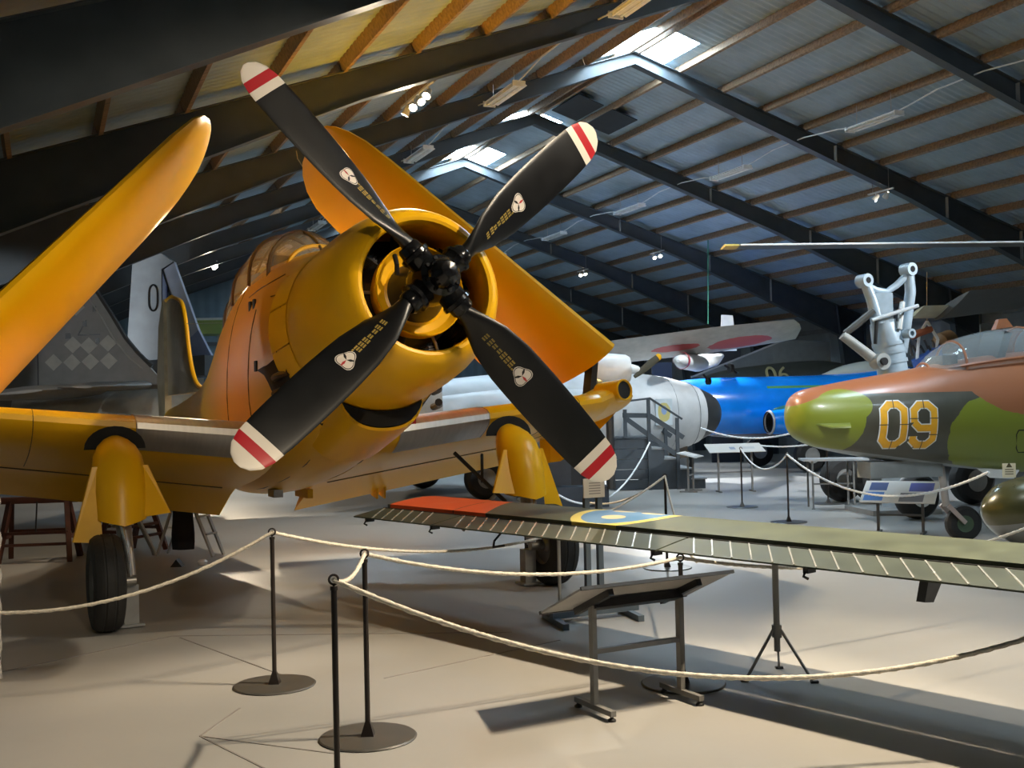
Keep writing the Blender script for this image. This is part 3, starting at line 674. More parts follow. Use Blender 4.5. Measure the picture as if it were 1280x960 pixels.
# aileron / flap sections with pressed ribs
AIL = mat('green_aileron', (.055, .064, .046), .48, 0, .2, 6); AIL.node_tree.nodes['Principled BSDF'].inputs['Specular IOR Level'].default_value = .25
RIBM = mat('worn_rib_metal', (.62, .62, .56), .25, .6, .15, 10)
def te_pt(x, f_, up=1):    # f_ 0 at hinge .. 1 at trailing edge
    pts = gsec(x, 0, 0); n_ = 18
    upper = [p_ for p_ in pts[:n_ + 1]]
    y = HINGE * (1 - f_) - .012
    z = interp([(p_[0], p_[1]) for p_ in upper], max(0, y))[0]
    return Vector((x, y, z - .02 * (1 - f_) ))
ribp = None
for a_, b_ in ((.02, 1.20), (1.22, 3.68), (3.70, 7.6)):
    mb = MB(); k_ = max(2, int((b_ - a_) / .3)); rings = []
    for i in range(k_ + 1):
        x = a_ + (b_ - a_) * i / k_
        up_ = [te_pt(x, f_) for f_ in (0, .33, .66, 1.0)]
        dn = [Vector((p_.x, p_.y, p_.z - th_)) for p_, th_ in zip(reversed(up_), (.010, .025, .045, .06))]
        rings.append(up_ + dn)
    mb.loft(rings); ail = mb.build('aileron' if a_ < 3 else 'flap', AIL, gw)
    x = a_ + .30
    while x < b_ - .05:
        mb = MB(); p0, p1 = te_pt(x - .25, .03), te_pt(x, .99); skew = Vector((0, 0, 0))
        mb.bar(p0 + Vector((0, 0, .003)), p1 + Vector((0, 0, .003)) + skew, .010, .007); mb.build('rib_strip', RIBM, ail)
        x += .15
MB().tube([te_pt(x, -.03) + Vector((0, .008, -.004)) for x in (.02, 2, 4, 6, 7.6)], .009, 6).build('hinge_gap', DARKHOLE, gw)
for x in (.05, 1.05, 3.55, 4.75):
    hb = MB(); hb.box((x, .14, .81), (.035, .08, .06)); hb.tube([(x, .10, .79), (x, .08, .765), (x + .02, .10, .75)], .009, 6); hb.build('hinge_bracket', BLK, gw)
MB().plate([(5.52, .22, .83), (5.52, .06, .83), (5.50, .05, .71), (5.50, .14, .70)], .05, (1, 0, 0)).build('mass_balance', BLK, gw)
MB().tube([(1.75, .3, .80), (1.70, .25, .72), (1.75, .2, .68), (1.86, .22, .70)], .010, 6).build('cable_loop', BLK, gw)
# tripod stand
tp = thing('tripod_stand', 'slim grey tripod stand holding up the green wing', 'stand', (1.68, 7.21, 0))
MB().tube([(0, 0, .17), (0, 0, .80)], .021, 12).build('pole', GREYP, tp)
MB().lathe([(-.04, .032), (.04, .032)], (0, 0, .30), n=12, cap=True).build('collar', GREYP, tp)
MB().box((0, 0, .803), (.10, .10, .012)).build('top_plate', GREYP, tp)
for q in (200, 320, 75):
    d = Vector((math.cos(math.radians(q)), math.sin(math.radians(q)), 0))
    l_ = MB().bar((d * .02 + Vector((0, 0, .32))), d * .24 + Vector((0, 0, .01)), .014).build('leg', GREYP, tp)
    MB().box(d * .25 + Vector((0, 0, .008)), (.05, .03, .014)).build('foot', BLK, l_)
# blue twin-post stand behind the wing with a small notice
BLUEST = mat('blue_grey_steel', (.10, .13, .16), .45)
bs = thing('wing_support_stand', 'blue-grey twin-post stand behind the green wing carrying a small notice', 'stand', (.66, 9.30, 0), math.radians(25))
for x in (-.07, .05): MB().bar((x, .0, .06), (x, .0, 1.03), .045).build('post', BLUEST, bs)
for x in (-.38, .32): MB().bar((x - .05, -.28, .025), (x + .05, .3, .025), .05, .05).build('foot_bar', BLUEST, bs)
MB().bar((-.42, 0, .07), (.40, 0, .07), .06, .05).build('cross_bar', BLUEST, bs)
MB().bar((-.42, .08, .07), (.40, .08, .07), .04, .04).build('cross_bar', BLUEST, bs)
nb = NB('notice_print', .5); nb.base((.66, .6, .5), .05)
for i in range(5): nb.over(nb.m('MULTIPLY', nb.band(nb.z, 1.05 + i * .022, 1.058 + i * .022), nb.band(nb.x, -.06, .05)), (.25, .22, .2))
MB().box((-.01, -.03, 1.10), (.20, .012, .16)).build('notice_card', nb.done(), bs)
ps = thing('slim_post', 'thin grey post standing beside the blue-grey twin-post stand', 'post', (.36, 9.3, 0))
MB().tube([(0, 0, .02), (0, 0, .82)], .015, 8).build('pole', STEEL, ps); MB().lathe([(0, .1), (.012, .1), (.014, .02)], n=20, cap=True).build('base', STEEL, ps)
# ================================================================ INFO LECTERN seen from behind
lg = thing('info_lectern', 'grey tube info lectern seen from behind, dark sloping board', 'lectern', (.71, 6.60, 0), math.atan2(.30, .56))
GT = mat('lectern_grey_tube', (.16, .155, .145), .45); BRD = mat('lectern_board_back', (.34, .33, .32), .5); 
for x in (-.31, .31):
    l_ = MB().bar((x, 0, .05), (x, 0, .665), .042, .03).build('leg', GT, lg)
    fb = MB().bar((x, -.20, .045), (x, .20, .045), .035, .03).build('foot_bar', GT, lg)
    for y in (-.18, .18): MB().lathe([(0, .024), (.012, .024), (.02, .01), (.04, .01)], (x, y, 0), n=10, cap=True).build('foot_pad', BLK, fb)
    MB().bar((x, -.20, .735), (x, .18, .57), .035, .05).build('board_arm', BLK, lg)
MB().bar((-.31, 0, .36), (.31, 0, .36), .03, .028).build('crossbar', GT, lg)
MB().box((0, 0, .628), (.62, .08, .05), Matrix.Rotation(-.41, 3, 'X')).build('stiffening_rail', BLK, lg)
o_ = MB().box((0, -.01, .675), (1.06, .52, .012), Matrix.Rotation(-.41, 3, 'X')).build('board', BRD, lg)
for sgn in (-1, 1): MB().box((0, -.01 + sgn * .256 * math.cos(.41), .675 - sgn * .256 * math.sin(.41)), (1.07, .015, .02), Matrix.Rotation(-.41, 3, 'X')).build('board_edge', BLK, lg)
# ================================================================ STANCHIONS AND ROPES
POLE = mat('stanchion_black_brown', (.022, .016, .013), .35, .2); SBASE = mat('stanchion_base_steel', (.12, .115, .105), .35, .5)
def stanchion(loc, label, h=1.0, base=True, group=None):
    o = thing('rope_stanchion', label, 'stanchion', (loc[0], loc[1], 0), 0, group)
    MB().tube([(0, 0, .05), (0, 0, h - .03)], .0145, 14).build('pole', POLE, o)
    MB().lathe([(0, .265), (.006, .268), (.012, .26), (.014, .02)], n=44, cap=True).build('base', SBASE, o)
    MB().lathe([(.012, .05), (.03, .045), (.095, .017), (.1, .0145)], n=4).build('base_cone', POLE, o)
    MB().lathe([(h - .045, .018), (h - .028, .018), (h - .026, .006), (h - .02, .006)], n=12, cap=True).build('cap', POLE, o)
    MB().tube([(.022 * math.cos(q), 0, h + .004 + .022 * math.sin(q)) for q in [2 * math.pi * k / 14 for k in range(15)]], .006, 6).build('ring', POLE, o)
    return Vector((loc[0], loc[1], h + .002))
s1 = stanchion((-1.6, 7.30), 'black rope stanchion beside the cream rope hung before the tyre and trestle')
s2 = stanchion((-.83, 6.09), 'black rope stanchion joined by a short rope to the one directly before it')
s0 = stanchion((-.85, 5.17), 'black rope stanchion holding the long low rope in front of the lectern')
s4 = stanchion((1.05, 7.10), 'shorter black rope stanchion right behind the info lectern under the green wing', .80)
s5 = stanchion((1.65, 12.13), 'black rope stanchion behind the green wing in front of the slate steps')
s6 = stanchion((3.89, 18.98), 'black rope stanchion between the slate steps and the camouflaged jet')
s7 = stanchion((4.05, 16.43), 'black rope stanchion below the nose of the camouflaged jet')
s8 = stanchion((5.44, 19.25), 'black rope stanchion behind the low bench under the camouflaged jet')
sL = stanchion((-4.6, 6.75), 'black rope stanchion at the plastic-wrapped post'); sR = stanchion((3.75, 5.75), 'black rope stanchion at the near end of the long low rope'); sR2 = stanchion((5.1, 9.5), 'black rope stanchion beyond the green wing near the olive tank')
def rope(pts, label, r=.011, m_=None, group='barrier ropes'):
    # twisted three-strand rope
    path = pts; mb = MB()
    L_ = 0; acc = [0]
    for a_, b_ in zip(path, path[1:]): L_ += (b_ - a_).length; acc.append(L_)
    dense = []; n_ = min(420, int(L_ / .022))
    j = 0
    for i in range(n_ + 1):
        d_ = L_ * i / n_
        while j < len(acc) - 2 and acc[j + 1] < d_: j += 1
        f_ = (d_ - acc[j]) / max(1e-6, acc[j + 1] - acc[j]); dense.append((path[j].lerp(path[j + 1], f_), d_))
    rings = []; up_ = Vector((0, 0, 1))
    for i, (p_, d_) in enumerate(dense):
        t_ = (dense[min(i + 1, n_)][0] - dense[max(i - 1, 0)][0]).normalized(); sd_ = t_.cross(up_).normalized(); u2 = sd_.cross(t_)
        rings.append([p_ + (sd_ * math.cos(q) + u2 * math.sin(q)) * r * (1 + .22 * math.cos(3 * (q - d_ * 2 * math.pi / .09))) for q in [2 * math.pi * k / 9 for k in range(9)]])
    mb.loft(rings); o = mb.build('barrier_rope', m_ or ROPE, sharp=80); tag(o, label, 'rope'); return o
rope(sag(sL, s1, .44), 'cream rope sagging across the tyre by the wooden trestle')
rope(sag(s1, s5, .40, 40), 'cream rope running from the stanchion by the tyre to the steps side')
rope(sag(s2, s4, .11), 'cream rope passing under the orange wing band to the lectern stanchion')
rope(sag(s2, s0, .06), 'short cream rope between the two close-set stanchions')
rope(sag(s0, sR, .57, 40), 'long low cream rope crossing in front of the lectern and tripod', .012)
rope(sag(s4, sR2, .30), 'cream rope hanging behind the tripod stand under the green wing')
rope(sag(s6, s7, .28), 'white rope dipping between two stanchions left of the jet', .012, WROPE)
tank_top = Vector((4.9, 11.0, 1.02))
rope(sag(s7, P(1236, 590, 12.0), .42), 'white rope drooping over the info panel below the camouflaged jet', .014, WROPE)
rope(sag(P(812, 553, 23.0), P(674, 600, 17.0), .75), 'white rope running from the step railing toward the yellow gear fairing', .016, WROPE)
rope(sag(s5, P(735, 628, 14.5), .12), 'grey rope from the stanchion toward the twin-post stand', .011)
rope(sag(s5, s4 + Vector((.3, 1.2, -.2)), .15), 'grey rope falling from the stanchion behind the wing toward the lectern', .010)
rope(sag(P(876, 535, 24.5), P(1010, 535, 23.0), .22), 'upper white rope in front of the blue jet', .018, WROPE)
rope(sag(P(950, 557, 23.5), P(1010, 556, 23.0), .03), 'lower white rope in front of the blue jet', .016, WROPE)
# plastic wrapped post at the frame edge
pw = MB(); n_ = 16; rings = []
for i in range(26):
    z = .02 + i * .05; rings.append([Vector(((.10 + .012 * math.sin(5 * q + i * 1.3) + .008 * random.random()) * math.cos(q), (.10 + .012 * math.sin(4 * q - i)) * math.sin(q), z)) for q in [2 * math.pi * k / n_ for k in range(n_)]])
pw.loft(rings); o = pw.build('wrapped_post', mat('crinkled_plastic', (.42, .40, .37), .18, 0, .25, 25, .5), sharp=20); o.location = (-3.62, 7.55, 0)
tag(o, 'pale post wrapped in crinkled clear plastic at the rope end', 'post')
# ================================================================ UNDER-WING CLUTTER
def trestle(loc, rz, label, w_=.85, h=.80):
    o = thing('wooden_trestle', label, 'trestle', loc, rz)
    MB().box((0, 0, h - .04), (w_ + .1, .12, .08)).build('top_beam', WOOD, o)
    for x in (-1, 1):
        for y in (-1, 1):
            MB().bar((x * w_ * .40, y * .04, h - .06), (x * w_ * .50, y * .28, .0), .06).build('leg', WOOD, o)
        MB().bar((x * w_ * .47, -.2, .3), (x * w_ * .47, .2, .3), .04).build('end_brace', WOOD, o)
    for y, z in ((-.18, .36), (.18, .36), (-.22, .22)): MB().bar((-w_ * .46, y, z), (w_ * .46, y, z), .035).build('rail', WOOD, o)
    MB().tube([(0, -.1, h - .06), (0, -.18, .36)], .01, 6).build('screw_rod', BLK, o)
trestle((-6.0, 14.0, 0), .15, 'dark red wooden trestle under the trailing edge of the yellow wing')
trestle((-5.05, 14.6, 0), 1.2, 'dark red wooden trestle half hidden behind the yellow gear fairing', .7)
sl = thing('step_ladder', 'grey aluminium ladder legs behind the yellow wheel', 'ladder', (-3.95, 14.1, 0), -.3)
for y in (-.12, .12):
    MB().bar((-.22, y, .95), (.20, y, .0), .05, .025).build('stile', GREYP, sl); MB().bar((-.26, y, .95), (-.62, y, .0), .035, .025).build('rear_leg', GREYP, sl)
for k_ in range(3): MB().bar((-.12 + k_ * .1, -.12, .72 - k_ * .22), (-.12 + k_ * .1, .12, .72 - k_ * .22), .07, .02).build('tread', GREYP, sl)
cl = MB(); rings = []
for i in range(9):
    z = .05 + i * .10; rings.append([Vector(((.14 + .01 * math.sin(i)) * math.cos(q), (.05 + .02 * math.sin(3 * q + i * .7)) * math.sin(q), z)) for q in [2 * math.pi * k / 14 for k in range(14)]])
cl.loft(rings); o = cl.build('dark_cloth', mat('black_cloth', (.006, .006, .010), .9)); o.location = (-4.25, 14.2, .02); tag(o, 'black cloth cover hanging below the yellow fuselage beside the ladder', 'cloth')
ck = MB(); ck.loft([[Vector((-.07, y, 0)), Vector((.07, y, 0)), Vector((0, y, .09))] for y in (-.06, .06)]); o = ck.build('wheel_chock', BLK); o.location = PZ(222, 708); tag(o, 'small black wedge chock on the floor below the dark cloth', 'chock')
ck = MB(); ck.lathe([(0, .05), (.03, .06), (.05, .04), (.055, 0)], n=16, cap=False); o = ck.build('white_disc', WHITE); o.location = PZ(253, 705); tag(o, 'small round white cap lying on the floor by the ladder', 'cap')
# ================================================================ OTHER AIRCRAFT
def body(name, tab, M_, parent, n=30, e=2.1, wide=.5, sub=4, caps=True):
    mb = MB(); mb.loft([superring(x, zt, zb, hw, n, e, wide) for x, zt, zb, hw in smooth_tab(tab, sub)], caps, caps); return mb.build(name, M_, parent)
def slab_wing(name, M_, parent, root, tip, ch0, ch1, th=.11, nrm=(0, 0, 1), chd=(-1, 0, 0), k=(0, .25, .5, .75, .92, .98, 1.0)):
    root = Vector(root); tip = Vector(tip); nrm = Vector(nrm).normalized(); chd = Vector(chd).normalized(); mb = MB(); rings = []
    for f_ in k:
        o_ = root.lerp(tip, f_); ch = ch0 + (ch1 - ch0) * f_; t_ = th
        if f_ > .9: ch *= 1 - .5 * (f_ - .9) / .1; t_ *= 1 - .5 * (f_ - .9) / .1
        rings.append([o_ + chd * (c * ch) + nrm * (h * ch * (t_ / th)) for c, h in airfoil(th, 10, 0)])
    mb.loft(rings); return mb.build(name, M_, parent)
def wheel(name, loc, ax, r, w_, parent, hubm=None):
    o = MB().lathe([(-w_ / 2, r * .45), (-w_ / 2, r * .8), (-w_ * .3, r * .96), (0, r), (w_ * .3, r * .96), (w_ / 2, r * .8), (w_ / 2, r * .45)], loc, ax, 32).build(name, RUB, parent)
    MB().lathe([(-w_ * .5, 0), (-w_ * .45, r * .3), (-w_ * .52, r * .46), (w_ * .52, r * .46), (w_ * .45, r * .3), (w_ * .5, 0)], loc, ax, 24).build('hub', hubm or GREYP, o); return o
# ---- camouflaged jet (local x aft from the nose, y away from viewer... near side is -y)
JD = Vector((.985, .174, 0)); JN = Vector((3.32, 13.40, 0))
jet = thing('camouflaged_jet', 'brown and green camouflaged jet trainer nose with yellow number 09', 'aircraft', JN, math.atan2(JD.y, JD.x))
j = NB('jet_camouflage', .36, 0, .25)
DK, GN, BR, GB = (.070, .066, .046), (.20, .235, .022), (.32, .115, .048), (.26, .28, .28)
j.base(DK, .12)
j.over(j.ell(j.x, j.z, .16, 1.55, .62, .52, .25), GN)
j.over(j.ell(j.x, j.z, 2.75, 1.35, .95, .55, .35), GN)
j.over(j.m('MULTIPLY', j.line(j.x, j.z, .0, 1.0, -1.86), j.line(j.x, j.z, 1., .0, .2)), BR)
j.over(j.line(j.x, j.z, -.38, 1.0, -1.72), BR)
j.over(j.ell(j.x, j.z, 3.0, 2.05, .95, .50, .25), BR)
j.over(j.ell(j.x, j.z, 3.4, 1.95, .42, .30, .2), GN)
j.over(j.ell(j.x, j.z, .55, 1.72, .32, .20, .2), GN)
j.over(j.line(j.x, j.z, -.15, -1.0, 1.28), GB)
CAMO = j.done()
JF = [(0, 1.66, 1.54, .05), (.06, 1.83, 1.38, .22), (.2, 1.92, 1.28, .33), (.5, 1.98, 1.18, .42), (1.0, 2.06, 1.08, .50), (1.5, 2.13, 1.00, .55), (2.0, 2.22, .95, .58), (3.0, 2.34, .84, .62), (4.5, 2.42, .80, .64), (6, 2.35, .85, .62), (8, 2.2, 1.05, .5), (10.0, 1.9, 1.35, .3)]
body('fuselage', JF, CAMO, jet, 36, 2.1, .5, 5)
def jsurf(x, z, lift=.004):
    zt, zb, hw = interp(JF, x); zc = (zt + zb) / 2; h_ = (zt - zb) / 2; s_ = max(-.98, min(.98, (z - zc) / h_)); y = hw * (1 - abs(s_) ** 2.1) ** (1 / 2.1)
    return Vector((x, -y - lift, z))
def stroke(mb, pts, w_, lift, closed=False):
    n_ = len(pts); V = [Vector(p_) for p_ in pts]; off = []
    for i in range(n_):
        a_ = V[i - 1] if (i or closed) else None; c_ = V[(i + 1) % n_] if (i < n_ - 1 or closed) else None
        d0 = (V[i] - a_).normalized() if a_ else None; d1 = (c_ - V[i]).normalized() if c_ else None
        if d0 is None: d0 = d1
        if d1 is None: d1 = d0
        n0 = Vector((-d0.y, d0.x)); n1 = Vector((-d1.y, d1.x)); mm = (n0 + n1).normalized(); off.append(mm * (w_ / 2 / max(.4, mm.dot(n1))))
    segs = n_ if closed else n_ - 1
    for i in range(segs):
        j_ = (i + 1) % n_; k = max(1, int((V[j_] - V[i]).length / .04)); row = []
        for t_ in range(k + 1):
            c_ = V[i].lerp(V[j_], t_ / k); o_ = off[i].lerp(off[j_], t_ / k)
            row.append([jsurf(*(c_ + o_), lift), jsurf(*c_, lift), jsurf(*(c_ - o_), lift)])
        mb.loft(row, False, False, closed=False)
NY = mat('number_yellow', (.80, .40, .02), .45); NDK = mat('number_gap', DK, .4)
def digit(x0, z0, segs, gaps, name):
    for (wd, lift, mt_) in ((.105, .004, WHITE), (.078, .008, NY)):
        mb = MB()
        for s_, cl_ in segs: stroke(mb, [(x0 + a_ * .245, z0 + b_ * .48) for a_, b_ in s_], wd, lift, cl_)
        mb.build(name, mt_, jet, fix=False)
    mb = MB()
    for (a_, b_, hz) in gaps:
        c_ = Vector((x0 + a_ * .245, z0 + b_ * .48)); e_ = Vector((.055, 0)) if hz else Vector((0, .055)); stroke(mb, [tuple(c_ - e_), tuple(c_ + e_)], .010, .011)
    mb.build(name + '_stencil_gap', NDK, jet, fix=False)
LOOP = [(0, .14), (0, .86), (.28, 1.0), (.72, 1.0), (1.0, .86), (1.0, .14), (.72, 0), (.28, 0)]
digit(.99, 1.245, [(LOOP, True)], [(0, .5, 1), (1, .5, 1), (.5, 1, 0), (.5, 0, 0)], 'number_0')
digit(1.355, 1.235, [([(0, .56), (0, .86), (.28, 1), (.72, 1), (1, .86), (1, .14), (.72, 0), (.28, 0), (0, .12), (0, .22)], False), ([(0, .56), (.28, .42), (1, .42)], False)], [(0, .66, 1), (1, .66, 1), (1, .25, 1), (.5, 1, 0), (.5, 0, 0)], 'number_9')
mb = MB(); mb.tube([jsurf(x, z, .003) for x, z in ((2.68, 1.38), (2.84, 1.38), (2.90, 1.32), (2.93, 1.15), (2.88, 1.11), (2.74, 1.11), (2.70, 1.16), (2.66, 1.33), (2.68, 1.38))], .007, 5); mb.build('hatch_seam', DARKHOLE, jet)
mb = MB(); mb.plate([jsurf(.20, 1.52) + Vector((0, .02, 0)), jsurf(.60, 1.52) + Vector((0, .02, 0)), jsurf(.55, 1.52) + Vector((0, -.12, -.05)), jsurf(.34, 1.52) + Vector((0, -.10, -.05))], .02, (0, .3, 1)); mb.build('nose_vane', mat('vane_green', (.16, .19, .03), .4), jet)
slab_wing('wing', CAMO, jet, (3.3, -.55, 1.42), (4.6, -2.6, 1.40), 2.6, 1.4, .1, chd=(1, 0, 0))
slab_wing('wing', CAMO, jet, (3.3, .55, 1.42), (4.6, 4.6, 1.40), 2.6, 1.4, .1, chd=(1, 0, 0))
# canopy
JC = [(1.72, 2.14, .10), (1.95, 2.36, .30), (2.25, 2.52, .36), (2.7, 2.62, .38), (3.2, 2.66, .39), (3.8, 2.68, .38), (4.6, 2.62, .36), (5.2, 2.42, .2)]
jt = smooth_tab(JC, 3)
def jarch(x, zt, hw, n=14, grow=0.):
    zb = interp(JF, x)[0] - .12; return [Vector((x, (hw + grow) * math.cos(math.pi * i / n), zb + (zt + grow - zb) * math.sin(math.pi * i / n) ** .75)) for i in range(n + 1)]
MB().loft([jarch(*c) for c in jt], False, False, closed=False).build('canopy_glass', glass('jet_glass', (.55, .62, .64), .30), jet)
for x in (1.80, 2.18, 3.1, 3.3): MB().tube(jarch(x, *interp(JC, x), grow=.004), .017, 6).build('canopy_frame', mat('jet_brown', BR, .4), jet)
MB().loft([jarch(x, *interp(JC, x), grow=.006) for x in (3.1, 3.2, 3.3)], False, False, closed=False).build('canopy_bow', mat('jet_brown', BR, .4), jet)
for sgn in (-1, 1): MB().tube([(x, sgn * (interp(JC, x)[1] + .02), interp(JF, x)[0] - .06) for x in (1.75, 2.2, 2.7, 3.2, 4, 4.8)], .02, 6).build('canopy_sill', mat('jet_brown', BR, .4), jet)
MB().box((2.75, 0, 2.35), (.10, .45, .5), Matrix.Rotation(.35, 3, 'Y')).build('ejection_seat', mat('seat_dark', (.03, .035, .04), .7), jet)
MB().box((2.05, 0, 2.25), (.2, .4, .12)).build('instrument_hood', BLK, jet)
ph = MB(); ph.loft([[Vector((2.78, -.05, 2.63)), Vector((3.02, -.05, 2.66)), Vector((3.02, .05, 2.66)), Vector((2.78, .05, 2.63))], [Vector((2.84, -.03, 2.76)), Vector((2.95, -.03, 2.77)), Vector((2.95, .03, 2.77)), Vector((2.84, .03, 2.76))]]); ph.build('periscope', mat('jet_brown', BR, .4), jet)
# nose gear
MB().box((1.45, 0, .93), (.95, .34, .20), None).build('gear_door', mat('jet_belly_grey', GB, .45), jet)
MB().tube([(2.0, 0, .95), (2.06, 0, .45)], .045, 12).build('nose_strut', mat('strut_pale', (.45, .40, .36), .4), jet)
for y in (-.09, .09): MB().bar((2.04, y, .46), (2.26, y, .24), .05, .03, (0, 1, 0)).build('wheel_fork', mat('fork_pink_grey', (.50, .40, .35), .45), jet)
wheel('nose_wheel', (2.28, 0, .225), (.15, 1, 0), .225, .15, jet, mat('hub_green', (.07, .11, .06), .5))
for y in (-.9, .9):
    MB().tube([(4.6, y, 1.2), (4.6, y, .35)], .05, 10).build('main_strut', STEEL, jet); wheel('main_wheel', (4.6, y, .30), (0, 1, 0), .30, .18, jet)
MB().plate([(2.35, -.2, .92), (2.9, -.25, .88), (2.8, -.28, .78), (2.5, -.25, .80)], .02, (0, 1, .2)).build('gear_door', WHITE, jet)
# ---- olive drop tank at the frame edge
tk = thing('drop_tank', 'olive drop tank with pale belly beside the camouflaged jet, notice on top', 'fuel tank', (4.60, 10.95, 0), -.10)
ol = NB('olive_tank_paint', .28, .1, .5); ol.base((.075, .070, .022), .2); ol.over(ol.line(ol.x, ol.z, .18, -1, .52), (.22, .22, .20)); OLT = ol.done()
body('tank_shell', [(0, .70, .62, .04), (.05, .80, .52, .15), (.18, .92, .40, .27), (.45, 1.0, .28, .36), (.9, 1.04, .22, .40), (2.2, 1.04, .22, .40), (3.6, .8, .5, .2), (4.0, .68, .62, .03)], OLT, tk)
MB().plate([(.05, -.05, .30), (.35, -.05, .30), (.30, -.05, .0), (-.1, -.05, .0)], .28, (0, 1, 0)).build('cradle', BLK, tk)
MB().plate([(1.6, -.05, .25), (2.0, -.05, .25), (2.1, -.05, .0), (1.5, -.05, .0)], .28, (0, 1, 0)).build('cradle', BLK, tk)
nb = NB('warning_notice_print', .5); nb.base((.78, .72, .52), .03)
nb.over(nb.m('MULTIPLY', nb.m('LESS_THAN', nb.m('ADD', nb.m('ABSOLUTE', nb.m('SUBTRACT', nb.x, .27)), nb.m('MULTIPLY', nb.m('SUBTRACT', nb.z, 1.09), .6)), .03), nb.m('GREATER_THAN', nb.z, 1.09)), (.10, .08, .03))
for i in range(3): nb.over(nb.m('MULTIPLY', nb.band(nb.z, 1.02 + i * .022, 1.03 + i * .022), nb.band(nb.x, .23, .31)), (.2, .17, .1))
o = MB().box((.27, -.02, 1.06), (.125, .008, .14)).build('notice_card', nb.done(), tk)
# ---- grey bomber nose with black radome
bd = (BE * -1)
cb = thing('grey_bomber', 'grey twin-jet bomber with a black nose cone behind the slate steps', 'aircraft', (4.85, 26.1, 0), math.atan2(bd.y, bd.x))
CG = mat('bomber_grey', (.46, .48, .49), .45, 0, .1, 3)
CT = [(0, 1.62, 1.52, .04), (.06, 1.80, 1.34, .22), (.25, 2.00, 1.10, .42), (.52, 2.12, .97, .56), (.72, 2.20, .88, .645), (.9, 2, 1, .6)]
body('nose_radome', CT[:-1], mat('radome_black', (.022, .024, .026), .4), cb)
body('fuselage', [(.71, 2.205, .875, .65), (1.1, 2.33, .75, .75), (1.7, 2.45, .64, .86), (2.6, 2.52, .6, .92), (5, 2.55, .6, .94), (7, 2.4, .7, .85), (9, 2.1, 1.0, .5), (10, 1.9, 1.3, .25)], CG, cb, 34)
slab_wing('wing', CG, cb, (5.0, .8, 1.55), (5.8, 4.6, 1.75), 4.0, 2.2, .11, chd=(1, 0, 0)); slab_wing('wing', CG, cb, (5.0, -.8, 1.55), (5.8, -4.0, 1.75), 4.0, 2.2, .11, chd=(1, 0, 0))
for zz in (.9, 1.5, 2.1):
    pass
for x in (.95, 1.6):
    zt, zb, hw = interp([(.5, 2.17, .91, .61), (1.0, 2.32, .76, .74), (1.7, 2.45, .64, .86)], x); MB().tube(superring(x, zt + .002, zb - .002, hw + .002, 36, 2.1) + [superring(x, zt, zb, hw, 36, 2.1)[0]], .006, 4).build('panel_seam', mat('bomber_seam', (.14, .15, .15), .6), cb)
bm_ = NB('squadron_badge', .5); bm_.base((.55, .62, .66), .1); bm_.over(bm_.ell(bm_.x, bm_.z, 2.02, 1.62, .16, .22, .8), (.55, .48, .18)); bm_.over(bm_.ell(bm_.x, bm_.z, 2.02, 1.66, .07, .10, .5), (.25, .35, .55))
MB().box((2.02, .905, 1.62), (.42, .02, .58)).build('badge_panel', bm_.done(), cb)
MB().tube([(2.0, 0, .8), (1.75, 0, .35)], .07, 12).build('nose_strut', STEEL, cb); MB().tube([(1.3, .1, .8), (1.75, .1, .4)], .045, 10).build('drag_link', STEEL, cb)
for y in (-.2, .2): wheel('nose_wheel', (1.75, y, .28), (0, 1, 0), .28, .16, cb)
MB().box((1.25, .2, .72), (.35, .25, .32)).build('gear_box', mat('gear_brown', (.10, .08, .06), .5), cb)
wheel('main_wheel', (6.7, 1.9, .42), (0, 1, 0), .42, .28, cb); MB().tube([(6.7, 1.7, 1.5), (6.7, 1.75, .42)], .07, 10).build('main_strut', STEEL, cb)
wheel('main_wheel', (6.7, -1.9, .42), (0, 1, 0), .42, .28, cb)
body('engine_nacelle', [(4.2, 2.0, 1.2, .40), (4.6, 2.1, 1.05, .52), (6.5, 2.15, 1.0, .56), (9, 1.9, 1.2, .35)], CG, cb).location = (0, 2.6, 0)
# ---- slate steps
stp = thing('visitor_steps', 'slate grey wooden steps with handrails in front of the bomber nose', 'steps', (2.9, 23.3, 0), .06)
SL = mat('slate_paint', (.050, .060, .070), .55, 0, .15); 
def B2(mb, x0, x1, y0, y1, z0, z1): return mb.box(((x0 + x1) / 2, (y0 + y1) / 2, (z0 + z1) / 2), (x1 - x0, y1 - y0, z1 - z0))
for i in range(5):
    B2(MB(), -.78, -.06, 0, .03, .012 + i * .215, .218 + i * .215).build('side_board', SL, stp)
    B2(MB(), -.80, -.77, 0, 1.2, .012 + i * .215, .218 + i * .215).build('side_board', SL, stp)
B2(MB(), -.82, -.02, -.03, 1.25, 1.085, 1.12).build('platform', SL, stp)
for i, x in enumerate((-.02, .27, .56, .84)):
    h = .87 - i * .215
    B2(MB(), x, x + .29, 0, 1.2, 0, h - .03).build('step_block', SL, stp)
    B2(MB(), x - .01, x + .32, -.02, 1.22, h - .03, h).build('tread', mat('tread_grey', (.22, .24, .25), .5), stp)
for y in (-.04, 1.22):
    for x, zt, zb in ((-.55, 1.70, 1.1), (-.05, 1.93, 0), (.55, 1.50, 0)): B2(MB(), x - .035, x + .035, y - .035, y + .035, zb, zt).build('post', SL, stp)
    MB().bar((-.62, y, 1.86), (-.03, y, 1.92), .05, .04).build('handrail', SL, stp); MB().bar((-.03, y, 1.93), (.66, y, 1.47), .05, .04).build('handrail', SL, stp)
    MB().bar((-.62, y, 1.58), (-.03, y, 1.56), .03, .10).build('mid_rail', SL, stp); MB().bar((-.03, y, 1.56), (.68, y, 1.08), .03, .10).build('mid_rail', SL, stp)
    MB().bar((-.52, y, 1.50), (.50, y, .74), .03, .10).build('stringer', SL, stp)
